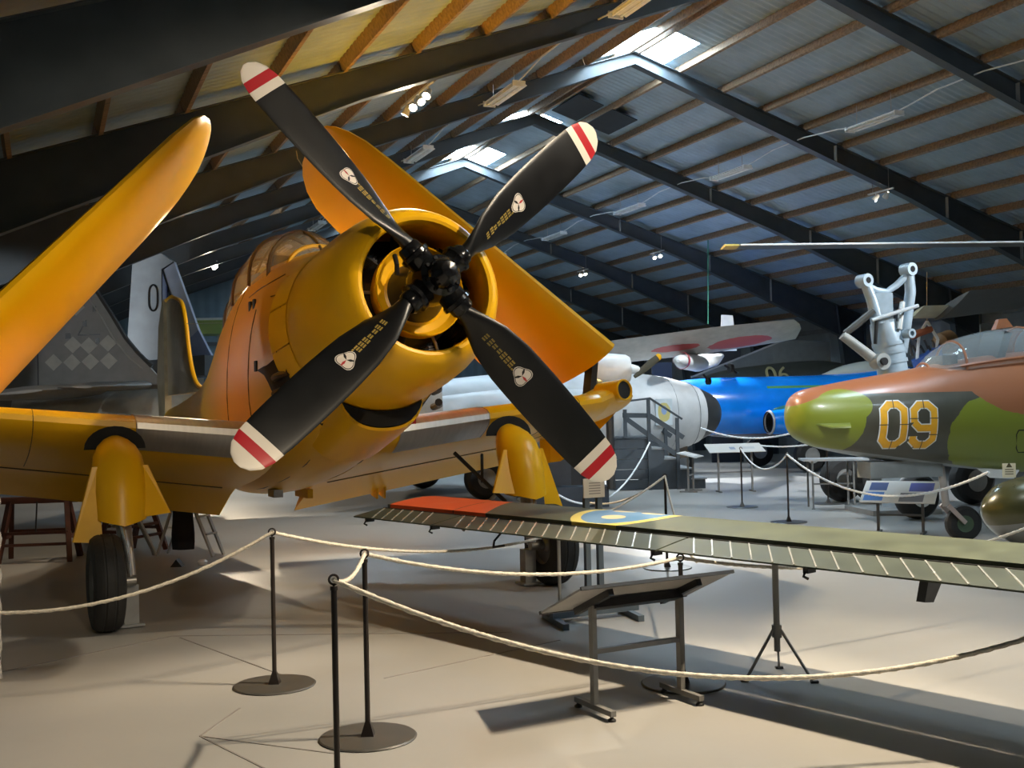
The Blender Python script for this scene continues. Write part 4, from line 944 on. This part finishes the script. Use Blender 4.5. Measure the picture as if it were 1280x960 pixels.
# dark cabinet and low base left of the steps
cbn = thing('display_cabinet', 'dark cabinet with a pale glazed top left of the slate steps', 'cabinet', (1.45, 21.6, 0), .05)
B2(MB(), -.35, .28, 0, .5, 0, .9).build('body', mat('cabinet_dark', (.022, .020, .020), .5), cbn); B2(MB(), -.35, .28, -.01, .5, .93, 1.25).build('glass_top', glass('cabinet_glass', (.5, .58, .64), .6), cbn)
B2(MB(), -.38, .31, -.03, .53, .9, .93).build('rail', SL, cbn); B2(MB(), -.38, .31, -.03, .53, 1.25, 1.29).build('lid', SL, cbn)
lb = B2(MB(), -.8, .62, 0, .5, 0, .36).build('floor_box', mat('dark_blue_box', (.035, .05, .07), .55)); lb.location = (1.05, 19.6, 0); tag(lb, 'low dark blue box on the floor behind the yellow gear fairing', 'box')
fb = MB(); B2(fb, -.3, .3, 0, .4, 0, 1.0); o = fb.build('tall_cabinet', mat('blue_grey_cabinet', (.05, .065, .085), .5)); o.location = (.75, 20.4, 0); tag(o, 'blue-grey upright cabinet behind the yellow gear fairing', 'cabinet')
# ---- info panels
def info_panel(loc, rz, w_, d_, h, label, cols, tilt_=.35):
    o = thing('information_stand', label, 'sign', loc, rz)
    for x in (-w_ * .3, w_ * .3):
        MB().bar((x, 0, .02), (x, 0, h), .035).build('leg', GT, o); MB().bar((x, -.18, .015), (x, .18, .015), .035, .03).build('foot_bar', GT, o)
    MB().bar((-w_ * .3, 0, h * .45), (w_ * .3, 0, h * .45), .025).build('crossbar', GT, o)
    q = NB('panel_print', .35); q.base((.62, .60, .56), .03)
    for (x0, x1, y0, y1, c) in cols: q.over(q.m('MULTIPLY', q.band(q.x, x0 * w_, x1 * w_), q.band(q.y, y0 * d_, y1 * d_)), c)
    b_ = MB(); b_.box((0, 0, 0), (w_, d_, .012)); pb_ = b_.build('panel_board', q.done(), o); pb_.location = (0, 0, h); pb_.rotation_euler = (tilt_, 0, 0)
info_panel((5.12, 14.75, 0), -.5, .95, .60, .55, 'white info panel with blue photographs below the camouflaged jet', [(-.42, -.18, .05, .42, (.06, .09, .22)), (-.46, -.2, -.42, -.02, (.08, .20, .50)), (.12, .44, .02, .42, (.10, .11, .38)), (.02, .34, -.45, -.05, (.16, .15, .16))], .42)
info_panel((4.45, 22.3, 0), .1, 1.15, .45, .88, 'long white info panel in front of the bomber radome', [(-.1, 0, -.2, .1, (.25, .3, .4)), (.1, .35, -.15, .1, (.5, .5, .5))], .35)
info_panel((3.6, 22.6, 0), 1.2, .8, .4, .75, 'grey info panel turned sideways beside the slate steps', [(-.4, .4, -.4, .4, (.32, .33, .32))], .25)
# bench-like barrier under the jet
bb = thing('barrier_table', 'thin-legged grey barrier table behind the stanchion under the jet', 'table', (5.25, 18.25, 0), -.1)
for x in (-.33, .33):
    for y in (0, .5): MB().bar((x, y, 0), (x, y, .8), .03).build('leg', GT, bb)
    MB().lathe([(0, .035), (.02, .02)], (x, 0, 0), n=8, cap=True).build('foot', GT, bb)
MB().box((.05, .25, .81), (1.05, .6, .03)).build('top', mat('bench_grey', (.40, .41, .41), .5), bb); MB().bar((-.33, 0, .42), (.33, 0, .42), .025).build('rail', GT, bb)
# loose wheels behind
for (u, v, y, r, lab, hm) in ((1052, 604, 19.6, .40, 'big black tyre lying behind the barrier table', None), (1094, 606, 19.2, .42, 'big black tyre next to the one with a white hub', None), (1145, 605, 16.5, .34, 'tyre with a white wheel disc behind the info panel', WHITE), (1215, 606, 18.6, .40, 'big black tyre right of the nose wheel strut', None)):
    g_ = P(u, v, y); o = thing('spare_wheel', lab, 'wheel', (g_.x, y, 0)); wheel('tyre', (0, 0, r), (.25, -1, 0), r, .3, o, hm)
# ---- blue jet
bj = thing('blue_jet', 'glossy bright blue jet with a small engine nacelle behind the camouflaged jet', 'aircraft', (3.2, 28.4, 0), math.atan2(.22, 1))
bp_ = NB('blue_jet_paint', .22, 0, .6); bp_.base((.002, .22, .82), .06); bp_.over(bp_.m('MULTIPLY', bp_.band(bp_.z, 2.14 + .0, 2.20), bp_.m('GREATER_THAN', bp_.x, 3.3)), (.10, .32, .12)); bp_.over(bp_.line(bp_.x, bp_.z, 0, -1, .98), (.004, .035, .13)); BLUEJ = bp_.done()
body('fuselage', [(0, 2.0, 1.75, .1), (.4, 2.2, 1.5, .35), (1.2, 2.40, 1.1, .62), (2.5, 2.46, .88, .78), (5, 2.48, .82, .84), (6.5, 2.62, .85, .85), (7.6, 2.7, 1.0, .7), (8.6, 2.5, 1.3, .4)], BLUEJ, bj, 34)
nc = MB(); nc.loft([superring(x, 1.28 + r, 1.28 - r, r, 28, 2, .5, -1.5) for x, r in ((2.90, .265), (2.92, .285), (3.1, .31), (3.8, .36), (5, .40), (6.5, .36))], False, True); nc.build('engine_nacelle', BLUEJ, bj)
MB().tube([Vector((2.93, -1.5 + .275 * math.cos(q), 1.28 + .275 * math.sin(q))) for q in [2 * math.pi * k / 28 for k in range(29)]], .03, 8).build('intake_ring', ALU, bj)
MB().lathe([(-.05, .266), (-.02, .255), (.5, .24), (.5, 0)], (2.93, -1.5, 1.28), (1, 0, 0), 24).build('intake_dark', DARKHOLE, bj)
slab_wing('wing', mat('jet_green_wing', (.05, .20, .07), .3, 0, .1, coat=.4), bj, (3.3, -.75, 1.55), (4.6, -4.2, 1.62), 4.0, 2.0, .10, chd=(1, 0, 0)); slab_wing('wing', BLUEJ, bj, (3.3, .75, 1.55), (3.9, 2.2, 1.58), 3.6, 2.6, .10, chd=(1, 0, 0))
body('canopy_fairing', [(5.2, 2.5, 2.3, .1), (5.8, 2.72, 2.3, .3), (6.6, 2.85, 2.3, .36), (7.4, 2.8, 2.3, .3), (8.2, 2.6, 2.3, .1)], glass('blue_jet_glass', (.6, .66, .6), .7), bj)
wheel('main_wheel', (4.0, -1.5, .43), (0, 1, 0), .43, .28, bj); wheel('main_wheel', (4.0, 1.5, .43), (0, 1, 0), .43, .28, bj); MB().tube([(4.0, -1.4, .43), (4.0, -1.4, 1.3)], .07, 10).build('main_strut', STEEL, bj)
wheel('nose_wheel', (1.2, 0, .3), (0, 1, 0), .3, .2, bj); MB().tube([(1.2, 0, .3), (1.2, 0, 1.4)], .06, 10).build('nose_strut', STEEL, bj)
# ---- dark green jet further back, with pale 06
dj = thing('dark_green_jet', 'dark green jet fuselage with faded yellow number 06 behind the blue jet', 'aircraft', (5.0, 32.2, 0), math.atan2(.20, 1))
DGR = mat('dark_green_paint', (.040, .045, .036), .55, 0, .2)
body('fuselage', [(0, 2.3, 2.1, .1), (.8, 2.65, 1.6, .5), (2, 2.85, 1.3, .75), (4.0, 3.0, 1.2, .8), (5, 2.9, 1.3, .7)], DGR, dj)
MB().plate([(.2, 0, 2.55), (3.2, 0, 3.62), (4.6, 0, 3.55), (4.6, 0, 2.6)], .16, (0, 1, 0)).build('fin', mat('dark_fin_grey', (.10, .11, .10), .55), dj)
MB().bar((.2, -.09, 2.56), (3.2, -.09, 3.64), .03, .05).build('fin_edge', mat('fin_edge_grey', (.25, .25, .23), .5), dj)
def txt(name, body_, size, M_, parent, loc, rot, ext=.006):
    cu = bpy.data.curves.new(name, 'FONT'); cu.body = body_; cu.size = size; cu.extrude = ext; cu.align_x = 'CENTER'; cu.align_y = 'CENTER'
    ob = bpy.data.objects.new(name, cu); C.objects.link(ob); dg = bpy.context.evaluated_depsgraph_get(); me = bpy.data.meshes.new_from_object(ob.evaluated_get(dg)); bpy.data.objects.remove(ob); bpy.data.curves.remove(cu)
    me.materials.clear(); me.materials.append(M_); o = bpy.data.objects.new(name, me); C.objects.link(o); o.parent = parent; o.location = loc; o.rotation_euler = rot; return o
txt('number_lettering', '06', .75, mat('faded_yellow', (.30, .27, .12), .6), dj, (2.55, -.80, 2.55), (math.pi / 2 - .5, 0, 0), .02)
# navy partition boards
for (u, v, y, w_, h0, h1, lab) in ((906, 447, 33.5, .95, 0, 3.45, 'tall navy partition board beside the dark green jet'), (827, 460, 30.5, .55, 0, 2.95, 'narrow navy partition board behind the hanging propeller')):
    c = P(u, v, y); o = MB().box((0, 0, h1 / 2), (w_, .08, h1)).build('partition_board', mat('navy_board', (.010, .013, .022), .7)); o.location = (c.x, y, 0); tag(o, lab, 'partition')
# ---- hanging light aircraft
ha = thing('hanging_light_aircraft', 'white light aircraft hung from the roof with red patches under its wing', 'aircraft', P(880, 441, 26), .0)
hw_ = NB('light_aircraft_wing', .45); hw_.base((.42, .41, .38), .12); hw_.over(hw_.ell(hw_.x, hw_.y, .75, -.45, .75, .28, .6), (.50, .10, .10)); hw_.over(hw_.ell(hw_.x, hw_.y, -.75, -.6, .55, .16, .9), (.45, .08, .08)); HW = hw_.done()
slab_wing('wing', HW, ha, (0, .1, .0), (2.15, .0, .28), 1.5, 1.2, .12, nrm=(-.1, .35, 1), chd=(0, -1, .36), k=(0, .3, .6, .85, .95, .99, 1)); slab_wing('wing', HW, ha, (0, .1, .0), (-3.6, .0, -.32), 1.5, 1.3, .12, nrm=(-.08, .35, 1), chd=(0, -1, .36))
fu = MB(); fu.loft([[Vector((.0 + dx + r * math.cos(q), y, -.22 + dz + r * .75 * math.sin(q))) for q in [2 * math.pi * k / 18 for k in range(18)]] for y, r, dx, dz in ((-1.6, .04, -.85, -.02), (-1.4, .14, -.8, .0), (-.6, .24, -.55, .0), (.4, .28, -.1, 0), (2.0, .22, .55, .12), (4.2, .08, 1.2, .32))]); fu.build('fuselage', WHITE, ha)
MB().lathe([(-.06, .19), (.06, .20)], (-.70, -1.05, -.21), (.3, 1, 0), 20).build('red_band', mat('red_band', (.45, .02, .04), .4), ha)
MB().plate([(1.05, 3.6, .2), (1.5, 3.6, .2), (1.42, 3.6, 1.15), (1.12, 3.6, 1.17)], .06, (0, 1, 0)).build('tail_fin', WHITE, ha)
for i in range(4): MB().box((1.18 + i * .07 + (.04 if i > 1 else 0), 3.56, .42), (.05, .01, .05)).build('registration_mark', BLK, ha)
MB().tube([(.0, .2, -.5), (.1, .2, -.62)], .03, 8).build('gear_leg', BLK, ha); MB().lathe([(-.04, .02), (-.04, .09), (.04, .09), (.04, .02)], (.12, .2, -.66), (1, .3, 0), 16).build('wheel', RUB, ha)
MB().lathe([(-.04, .02), (-.04, .11), (.04, .11), (.04, .02)], (.62, .0, -.38), (1, .3, 0), 16).build('wheel', RUB, ha); MB().tube([(.5, .1, -.3), (.75, -.1, -.5)], .03, 6).build('gear_leg', BLK, ha)
wr = MB().tube([P(885, 405, 26), P(885, 362, 26) + Vector((0, 0, .0)), P(885, 300, 26)], .012, 6).build('suspension_wire', mat('green_strap', (.02, .20, .13), .6)); tag(wr, 'thin green strap holding up the hanging light aircraft', 'strap')
# ---- white engine with wooden propeller
we = thing('white_engine_cowl', 'white engine cowling with a dark yellow-tipped propeller behind the gun port', 'engine', P(762, 462, 19.5), .25)
MB().lathe([(-.35, .24), (-.28, .27), (0, .285), (.28, .26), (.35, .22), (.36, .12), (.30, .0)], (0, 0, 0), (1, -.15, 0), 28).build('cowl', WHITE, we)
MB().lathe([(.34, .09), (.42, .085), (.52, .05), (.56, 0)], (0, 0, 0), (1, -.15, 0), 20).build('spinner', WHITE, we)
MB().loft([[Vector((.42 + t_ * .48, -.1, -.14 + t_ * .36)) + Vector((-.6, 0, .8)) * a_ * w_ + Vector((0, -1, 0)) * b_ * .02 for a_, b_ in ((1, 0), (0, 1), (-1, 0), (0, -1))] for t_, w_ in ((0, .03), (.3, .06), (.7, .07), (.92, .06), (1.0, .04))]).build('propeller_blade', mat('olive_blade', (.06, .055, .03), .5), we)
MB().loft([[Vector((.42 + t_ * .48, -.1, -.14 + t_ * .36)) + Vector((-.6, 0, .8)) * a_ * w_ + Vector((0, -1, 0)) * b_ * .024 for a_, b_ in ((1, 0), (0, 1), (-1, 0), (0, -1))] for t_, w_ in ((.94, .062), (1.02, .055), (1.06, .02))]).build('blade_tip', YEL, we)
MB().tube([(0, .05, -.22), (0, .05, -2.1 - 0.0)], .07, 10).build('support_leg', mat('stand_dark', (.05, .05, .05), .5), we)
MB().lathe([(-.05, .0), (-.05, .18), (.05, .14)], (-.22, -.02, -.22), (1, -.15, 0), 20).build('exhaust_collar', mat('bronze_collar', (.30, .20, .07), .35, .7), we)
# ---- landing gear exhibit
lgx = thing('landing_gear_exhibit', 'pale blue upright landing gear leg with forked top behind the camouflaged jet', 'landing gear', (5.98, 17.6, 0), .1)
PB = mat('pale_blue_paint', (.36, .44, .50), .35, .1, .12)
def G3(u, v, dy=0.): 
    w_ = P(u, v, 17.6 + dy) - Vector((5.98, 17.6, 0)); return Vector((w_.x * math.cos(.1) + w_.y * math.sin(.1), -w_.x * math.sin(.1) + w_.y * math.cos(.1), w_.z))
MB().tube([G3(1118, 480) * 1 - Vector((0, 0, 2.0)), G3(1118, 480), G3(1112, 440), G3(1107, 418), G3(1103, 402)], [.24, .24, .235, .23, .20], 24).build('main_cylinder', PB, lgx)
for v in (430, 440, 452, 466): MB().lathe([(-.03, .25), (.03, .25)], G3(1110 + (v - 430) * .2, v), G3(1118, 480) - G3(1107, 418), 24, cap=True).build('cylinder_ring', PB, lgx)
MB().tube([G3(1098, 405, -.1), G3(1090, 375, -.1), G3(1081, 352, -.1)], [.11, .09, .08], 12).build('fork_arm', PB, lgx); MB().tube([G3(1126, 440, .1), G3(1133, 400, .1), G3(1138, 365, .1), G3(1136, 340, .1)], [.10, .09, .085, .08], 12).build('fork_arm', PB, lgx)
for (u, v, dy) in ((1080, 351, -.1), (1135, 337, .1)):
    MB().lathe([(-.1, .05), (-.1, .105), (.1, .105), (.1, .05)], G3(u, v, dy), (.35, -1, 0), 20).build('lug', PB, lgx); MB().lathe([(-.105, 0), (-.105, .05)], G3(u, v, dy), (-.35, 1, 0), 16).build('lug_bore', DARKHOLE, lgx)
MB().tube([G3(1084, 358, -.1), G3(1095, 363, -.05), G3(1108, 365), G3(1120, 357, .05), G3(1133, 345, .1)], [.06, .055, .05, .055, .06], 10).build('fork_web', PB, lgx)
MB().loft([[G3(1094, 366, -.16), G3(1116, 366, -.16), G3(1116, 366, .1), G3(1094, 366, .1)], [G3(1103, 404, -.2), G3(1117, 402, -.2), G3(1117, 402, .1), G3(1103, 404, .1)]]).build('fork_plate', PB, lgx)
MB().tube([G3(1090, 400, -.28), G3(1148, 382, -.28)], [.03, .03], 8).build('cross_pin', mat('pale_rod', (.62, .66, .68), .3), lgx)
MB().tube([G3(1053, 419, -.2), G3(1078, 438, -.2), G3(1100, 455, -.2)], [.075, .085, .09], 12).build('lower_link', mat('link_grey', (.34, .35, .33), .45), lgx)
MB().tube([G3(1056, 417, -.2), G3(1072, 405, -.2), G3(1092, 388, -.2)], [.05, .06, .05], 8).build('scissor_link', mat('link_dark', (.07, .065, .055), .5), lgx)
MB().lathe([(-.12, 0), (-.12, .12), (.1, .13), (.1, 0)], G3(1100, 452, -.28), (.2, -1, 0), 20).build('pivot_boss', mat('link_grey', (.34, .35, .33), .45), lgx); MB().lathe([(0, 0), (.0, .06), (.13, .06), (.13, 0)], G3(1100, 452, -.3), (.2, -1, 0), 14).build('pivot_pin', BLK, lgx)
MB().lathe([(-.08, .04), (-.08, .075), (.08, .075), (.08, .04)], G3(1136, 417, -.15), (.3, -1, 0), 16).build('eyelet', PB, lgx)
MB().tube([G3(1124, 412, -.2), G3(1128, 378, -.1)], .045, 8).build('actuator', STEEL, lgx); MB().tube([G3(1094, 430, -.22), G3(1096, 400, -.22)], .03, 8).build('brake_pipe', BLK, lgx)
MB().box((0, 0, .04), (1.1, 1.1, .08)).build('plinth', GREYP, lgx)
# ---- high-wing frame aircraft near the right wall
ul = thing('microlight', 'open-frame light aircraft with dark wing and blue pod behind the jet canopy', 'aircraft', P(1190, 440, 20.5) * 1, .05)
ul.location.z = 2.6
def U3(u, v, dy=0.): return P(u, v, 20.5 + dy) - ul.location
slab_wing('wing', mat('dark_fabric_wing', (.085, .085, .078), .6, 0, .15), ul, U3(1168, 398), U3(1278, 384), 1.5, 1.2, .12, nrm=(0, .32, 1), chd=(0, -1, .25))
slab_wing('wing_root', mat('cream_wing_root', (.45, .43, .30), .5), ul, U3(1135, 398), U3(1172, 397), .7, .7, .10, nrm=(0, .32, 1), chd=(0, -1, .25), k=(0, .5, .85))
for a_, b_ in (((1158, 402), (1148, 418)), ((1158, 402), (1172, 424)), ((1172, 424), (1168, 450)), ((1148, 418), (1145, 455))): MB().tube([U3(*a_), U3(*b_)], .03, 8).build('strut', WHITE, ul)
MB().tube([U3(1138, 420), U3(1164, 411)], [.08, .06], 8).build('keel_beam', mat('rust_orange', (.35, .10, .04), .5), ul)
MB().loft([[U3(1140, 452, -.2), U3(1175, 432, -.2), U3(1178, 447, -.2), U3(1145, 470, -.2)], [U3(1140, 450, .5), U3(1175, 430, .5), U3(1178, 447, .5), U3(1145, 470, .5)]]).build('pod', mat('pod_blue', (.015, .07, .30), .5), ul)
MB().lathe([(-.2, .05), (-.15, .2), (.1, .22), (.2, .1)], U3(1183, 428, .2), (1, .4, .2), 16).build('engine', mat('engine_bronze', (.22, .12, .05), .5), ul)
for k_ in range(7): MB().tube([U3(1135 + k_ * 5, 425 + (k_ * 7) % 14, .1), U3(1140 + k_ * 5, 445 - (k_ * 5) % 11, .1)], .022, 6).build('frame_tube', mat('frame_dark', (.06, .05, .045), .5), ul)
MB().tube([U3(1158, 340), U3(1158, 402)], .008, 5).build('suspension_wire', STEEL, ul)
MB().plate([U3(1228, 405, .5), U3(1250, 402, .5), U3(1262, 420, .5), U3(1228, 420, .5)], .05, (0, 1, 0)).build('tail_plate', mat('dark_fabric_wing', (.085, .085, .078), .6, 0, .15), ul)
# ---- helicopter rotor blade overhead
rb = thing('rotor_blade', 'long thin dark rotor blade with yellow tip hung under the roof', 'rotor blade', P(905, 308, 14.0), 0)
e_ = P(1500, 302, 14.6) - P(905, 308, 14.0)
def rsec(f_): o_ = e_ * f_; return [o_ + Vector((0, -.12, -.01)), o_ + Vector((0, -.04, .022)), o_ + Vector((0, .12, .015)), o_ + Vector((0, .30, 0)), o_ + Vector((0, .1, -.02))]
MB().loft([rsec(f_) for f_ in (.028, .3, .6, 1)]).build('blade', mat('rotor_dark', (.03, .035, .04), .4), rb); MB().loft([rsec(f_) for f_ in (0, .028)]).build('tip', mat('rotor_tip_yellow', (.55, .42, .05), .5), rb)
MB().tube([e_ * f_ + Vector((0, -.125, .0)) for f_ in (.03, .3, .6, 1)], .013, 6).build('leading_strip', mat('rotor_strip', (.72, .74, .74), .3), rb)
for f_ in (.92,): MB().tube([e_ * f_ + Vector((0, 0, .01)), e_ * f_ + Vector((0, 0, RZ(8) - 1.0 - 3.2 + 2.2))], .005, 5).build('suspension_wire', STEEL, rb)
# ---- chequered grey tail
ct = thing('chequered_tail', 'grey aircraft tail with pale chequer diamonds behind the yellow folded wing', 'aircraft', (-7.3, 20.0, 0), .12)
ch = NB('chequered_grey_paint', .5); ch.base((.20, .19, .175), .12); CHQ = ch.done()
def T3(u, v, dy=0.):
    w_ = P(u, v, 20.0 + dy) - Vector((-7.3, 20.0, 0)); c_, s_ = math.cos(.12), math.sin(.12); return Vector((w_.x * c_ + w_.y * s_, -w_.x * s_ + w_.y * c_, w_.z))
def tplane(u, v, off=0.):      # intersect with the fin's own plane y = off
    d = ray(u, v); c_, s_ = math.cos(.12), math.sin(.12); n_ = Vector((-s_, c_, 0)); o_ = Vector((0, 0, CAM_H)); b_ = Vector((-7.3, 20.0, 0))
    t_ = (off - (o_ - b_).dot(n_)) / d.dot(n_); w_ = o_ + d * t_ - b_; return Vector((w_.x * c_ + w_.y * s_, off, w_.z))
fin_out = [tplane(268, 512), tplane(240, 497), tplane(215, 468), tplane(188, 425), tplane(160, 380), tplane(115, 300), tplane(60, 280), tplane(20, 300), tplane(-60, 520)]
fin_out = [tplane(*p_) for p_ in ((215, 512), (205, 478), (186, 457), (170, 441), (156, 424), (138, 394), (116, 360), (104, 342), (40, 372), (-40, 385), (-60, 520))]
MB().plate(fin_out, .16, (0, 1, 0)).build('fin', CHQ, ct)
db = [tplane(*p_) for p_ in ((189, 459), (180, 452), (170, 442), (156, 425), (138, 395), (116, 361), (104, 342))]
MB().tube(db, .075, 8).build('deicer_boot', mat('boot_dark', (.035, .03, .026), .55), ct)
MB().tube([p_ + Vector((-.14, -.085, -.03)) for p_ in db], .018, 6).build('boot_edge', mat('boot_edge_grey', (.33, .32, .29), .5), ct)
DIA = mat('pale_diamond', (.40, .38, .33), .5)
for (u, v) in ((67, 453), (90, 453), (113, 452), (136, 451), (91, 431), (111, 432), (135, 429), (95, 384)):
    MB().plate([tplane(u - 11, v, -.088), tplane(u, v - 10.5, -.088), tplane(u + 11, v, -.088), tplane(u, v + 10.5, -.088)], .006, (0, 1, 0)).build('diamond', DIA, ct)
for a_, b_ in (((97, 419), (125, 418)), ((98, 418), (108, 400))): MB().bar(tplane(*a_, -.088), tplane(*b_, -.088), .012, .02).build('stencil_line', BLK, ct)
for (u, v, w_) in ((106, 405, .07), (82, 398, .10), (118, 386, .06), (85, 420, .09), (122, 426, .06)): MB().box(tplane(u, v, -.085), (w_, .012, .10)).build('worn_patch', BLK, ct)
MB().bar(tplane(47, 430, -.086), tplane(48, 500, -.086), .012, .02).build('rudder_gap', BLK, ct)
body('tail_cone', [(-1.6, 2.2, 1.3, .3), (0, 2.25, 1.0, .5), (1.5, 2.3, .8, .65), (3.5, 2.35, .7, .75), (6, 2.3, .7, .8)], mat('tail_cone_pale', (.34, .325, .29), .5), ct)
slab_wing('tailplane', CHQ, ct, (.1, -.3, 2.30), (-.5, -2.2, 2.24), 1.9, 1.6, .13, chd=(-1, 0, -.08)); slab_wing('tailplane_root', CHQ, ct, (.85, -.4, 2.34), (.25, -2.1, 2.28), .72, .72, .22, chd=(-1, 0, 0))
# ---- numbered blue-grey fin
nf_ = thing('numbered_tail_fin', 'blue-grey tail fin with dark number 01 standing behind the chequered tail', 'aircraft tail', (-7.6, 24.2, 0), -.05)
def NFp(u, v, off=0.): 
    w_ = P(u, v, 24.2) - Vector((-7.6, 24.2, 0)); return Vector((w_.x, off, w_.z))
PBG = mat('fin_pale_grey', (.30, .33, .36), .5, 0, .12, 3); RBL = mat('rudder_blue', (.17, .22, .36), .5, 0, .12, 3); RLT = mat('rudder_pale_blue', (.34, .39, .50), .5, 0, .1, 3)
MB().plate([NFp(*p_) for p_ in ((168, 318), (172, 312), (185, 312), (204, 318), (219, 328), (204, 337), (204, 462), (158, 462), (160, 440))], .22, (0, 1, 0)).build('fin', PBG, nf_)
MB().plate([NFp(*p_) for p_ in ((205, 337), (219, 328), (250, 413), (236, 428), (232, 420), (205, 337))][:5], .14, (0, 1, 0)).build('rudder', RLT, nf_)
MB().plate([NFp(*p_) for p_ in ((204.5, 338), (235, 427), (250, 413), (266, 444), (222, 454), (204.5, 456))], .15, (0, 1, 0)).build('rudder_lower', RBL, nf_)
MB().tube([NFp(*p_, -.09) for p_ in ((219, 328), (205, 338), (231, 421), (236, 428))], .02, 6).build('rudder_seam', BLK, nf_)
for (u, w_) in ((194, 1),): 
    MB().tube([NFp(u + 5.5 * math.cos(q), 373 + 16 * math.copysign(abs(math.sin(q)) ** .6, math.sin(q)), -.12) for q in [2 * math.pi * k / 28 for k in range(29)]], .022, 6).build('number_0', BLK, nf_)
MB().bar(NFp(211, 358, -.10), NFp(211, 375, -.10), .07, .03, (1, 0, 0)).build('number_1', mat('number_blue', (.03, .05, .16), .5), nf_)
MB().plate([NFp(*p_) for p_ in ((160, 455), (266, 445), (266, 470), (160, 475))], 1.0, (0, 1, 0)).build('tail_body', mat('tail_body_dark', (.05, .055, .06), .6), nf_)
MB().box((.0, 0, 1.3), (1.5, .8, 2.6)).build('tail_fuselage', mat('tail_body_pale', (.36, .34, .30), .5), nf_)
# ---- distant green-white wing by the gable
gwg = thing('green_white_wing', 'distant green and white wing panel in front of the blue-grey gable', 'aircraft wing', P(265, 406, 34), 0)
q = NB('green_white_paint', .5); q.base((.60, .60, .52), .05); q.over(q.m('MULTIPLY', q.band(q.x, -1.4, .55), q.m('LESS_THAN', q.z, .14)), (.26, .34, .10))
MB().loft([[Vector((x, 0, .22)), Vector((x, -.15, .12)), Vector((x, -.12, -.28)), Vector((x, .6, -.3)), Vector((x, .7, .2))] for x in (-1.2, 1.6)]).build('panel', q.done(), gwg)
MB().box((.2, .3, -2.4), (.2, .2, 4.2)).build('stand', GREYP, gwg)
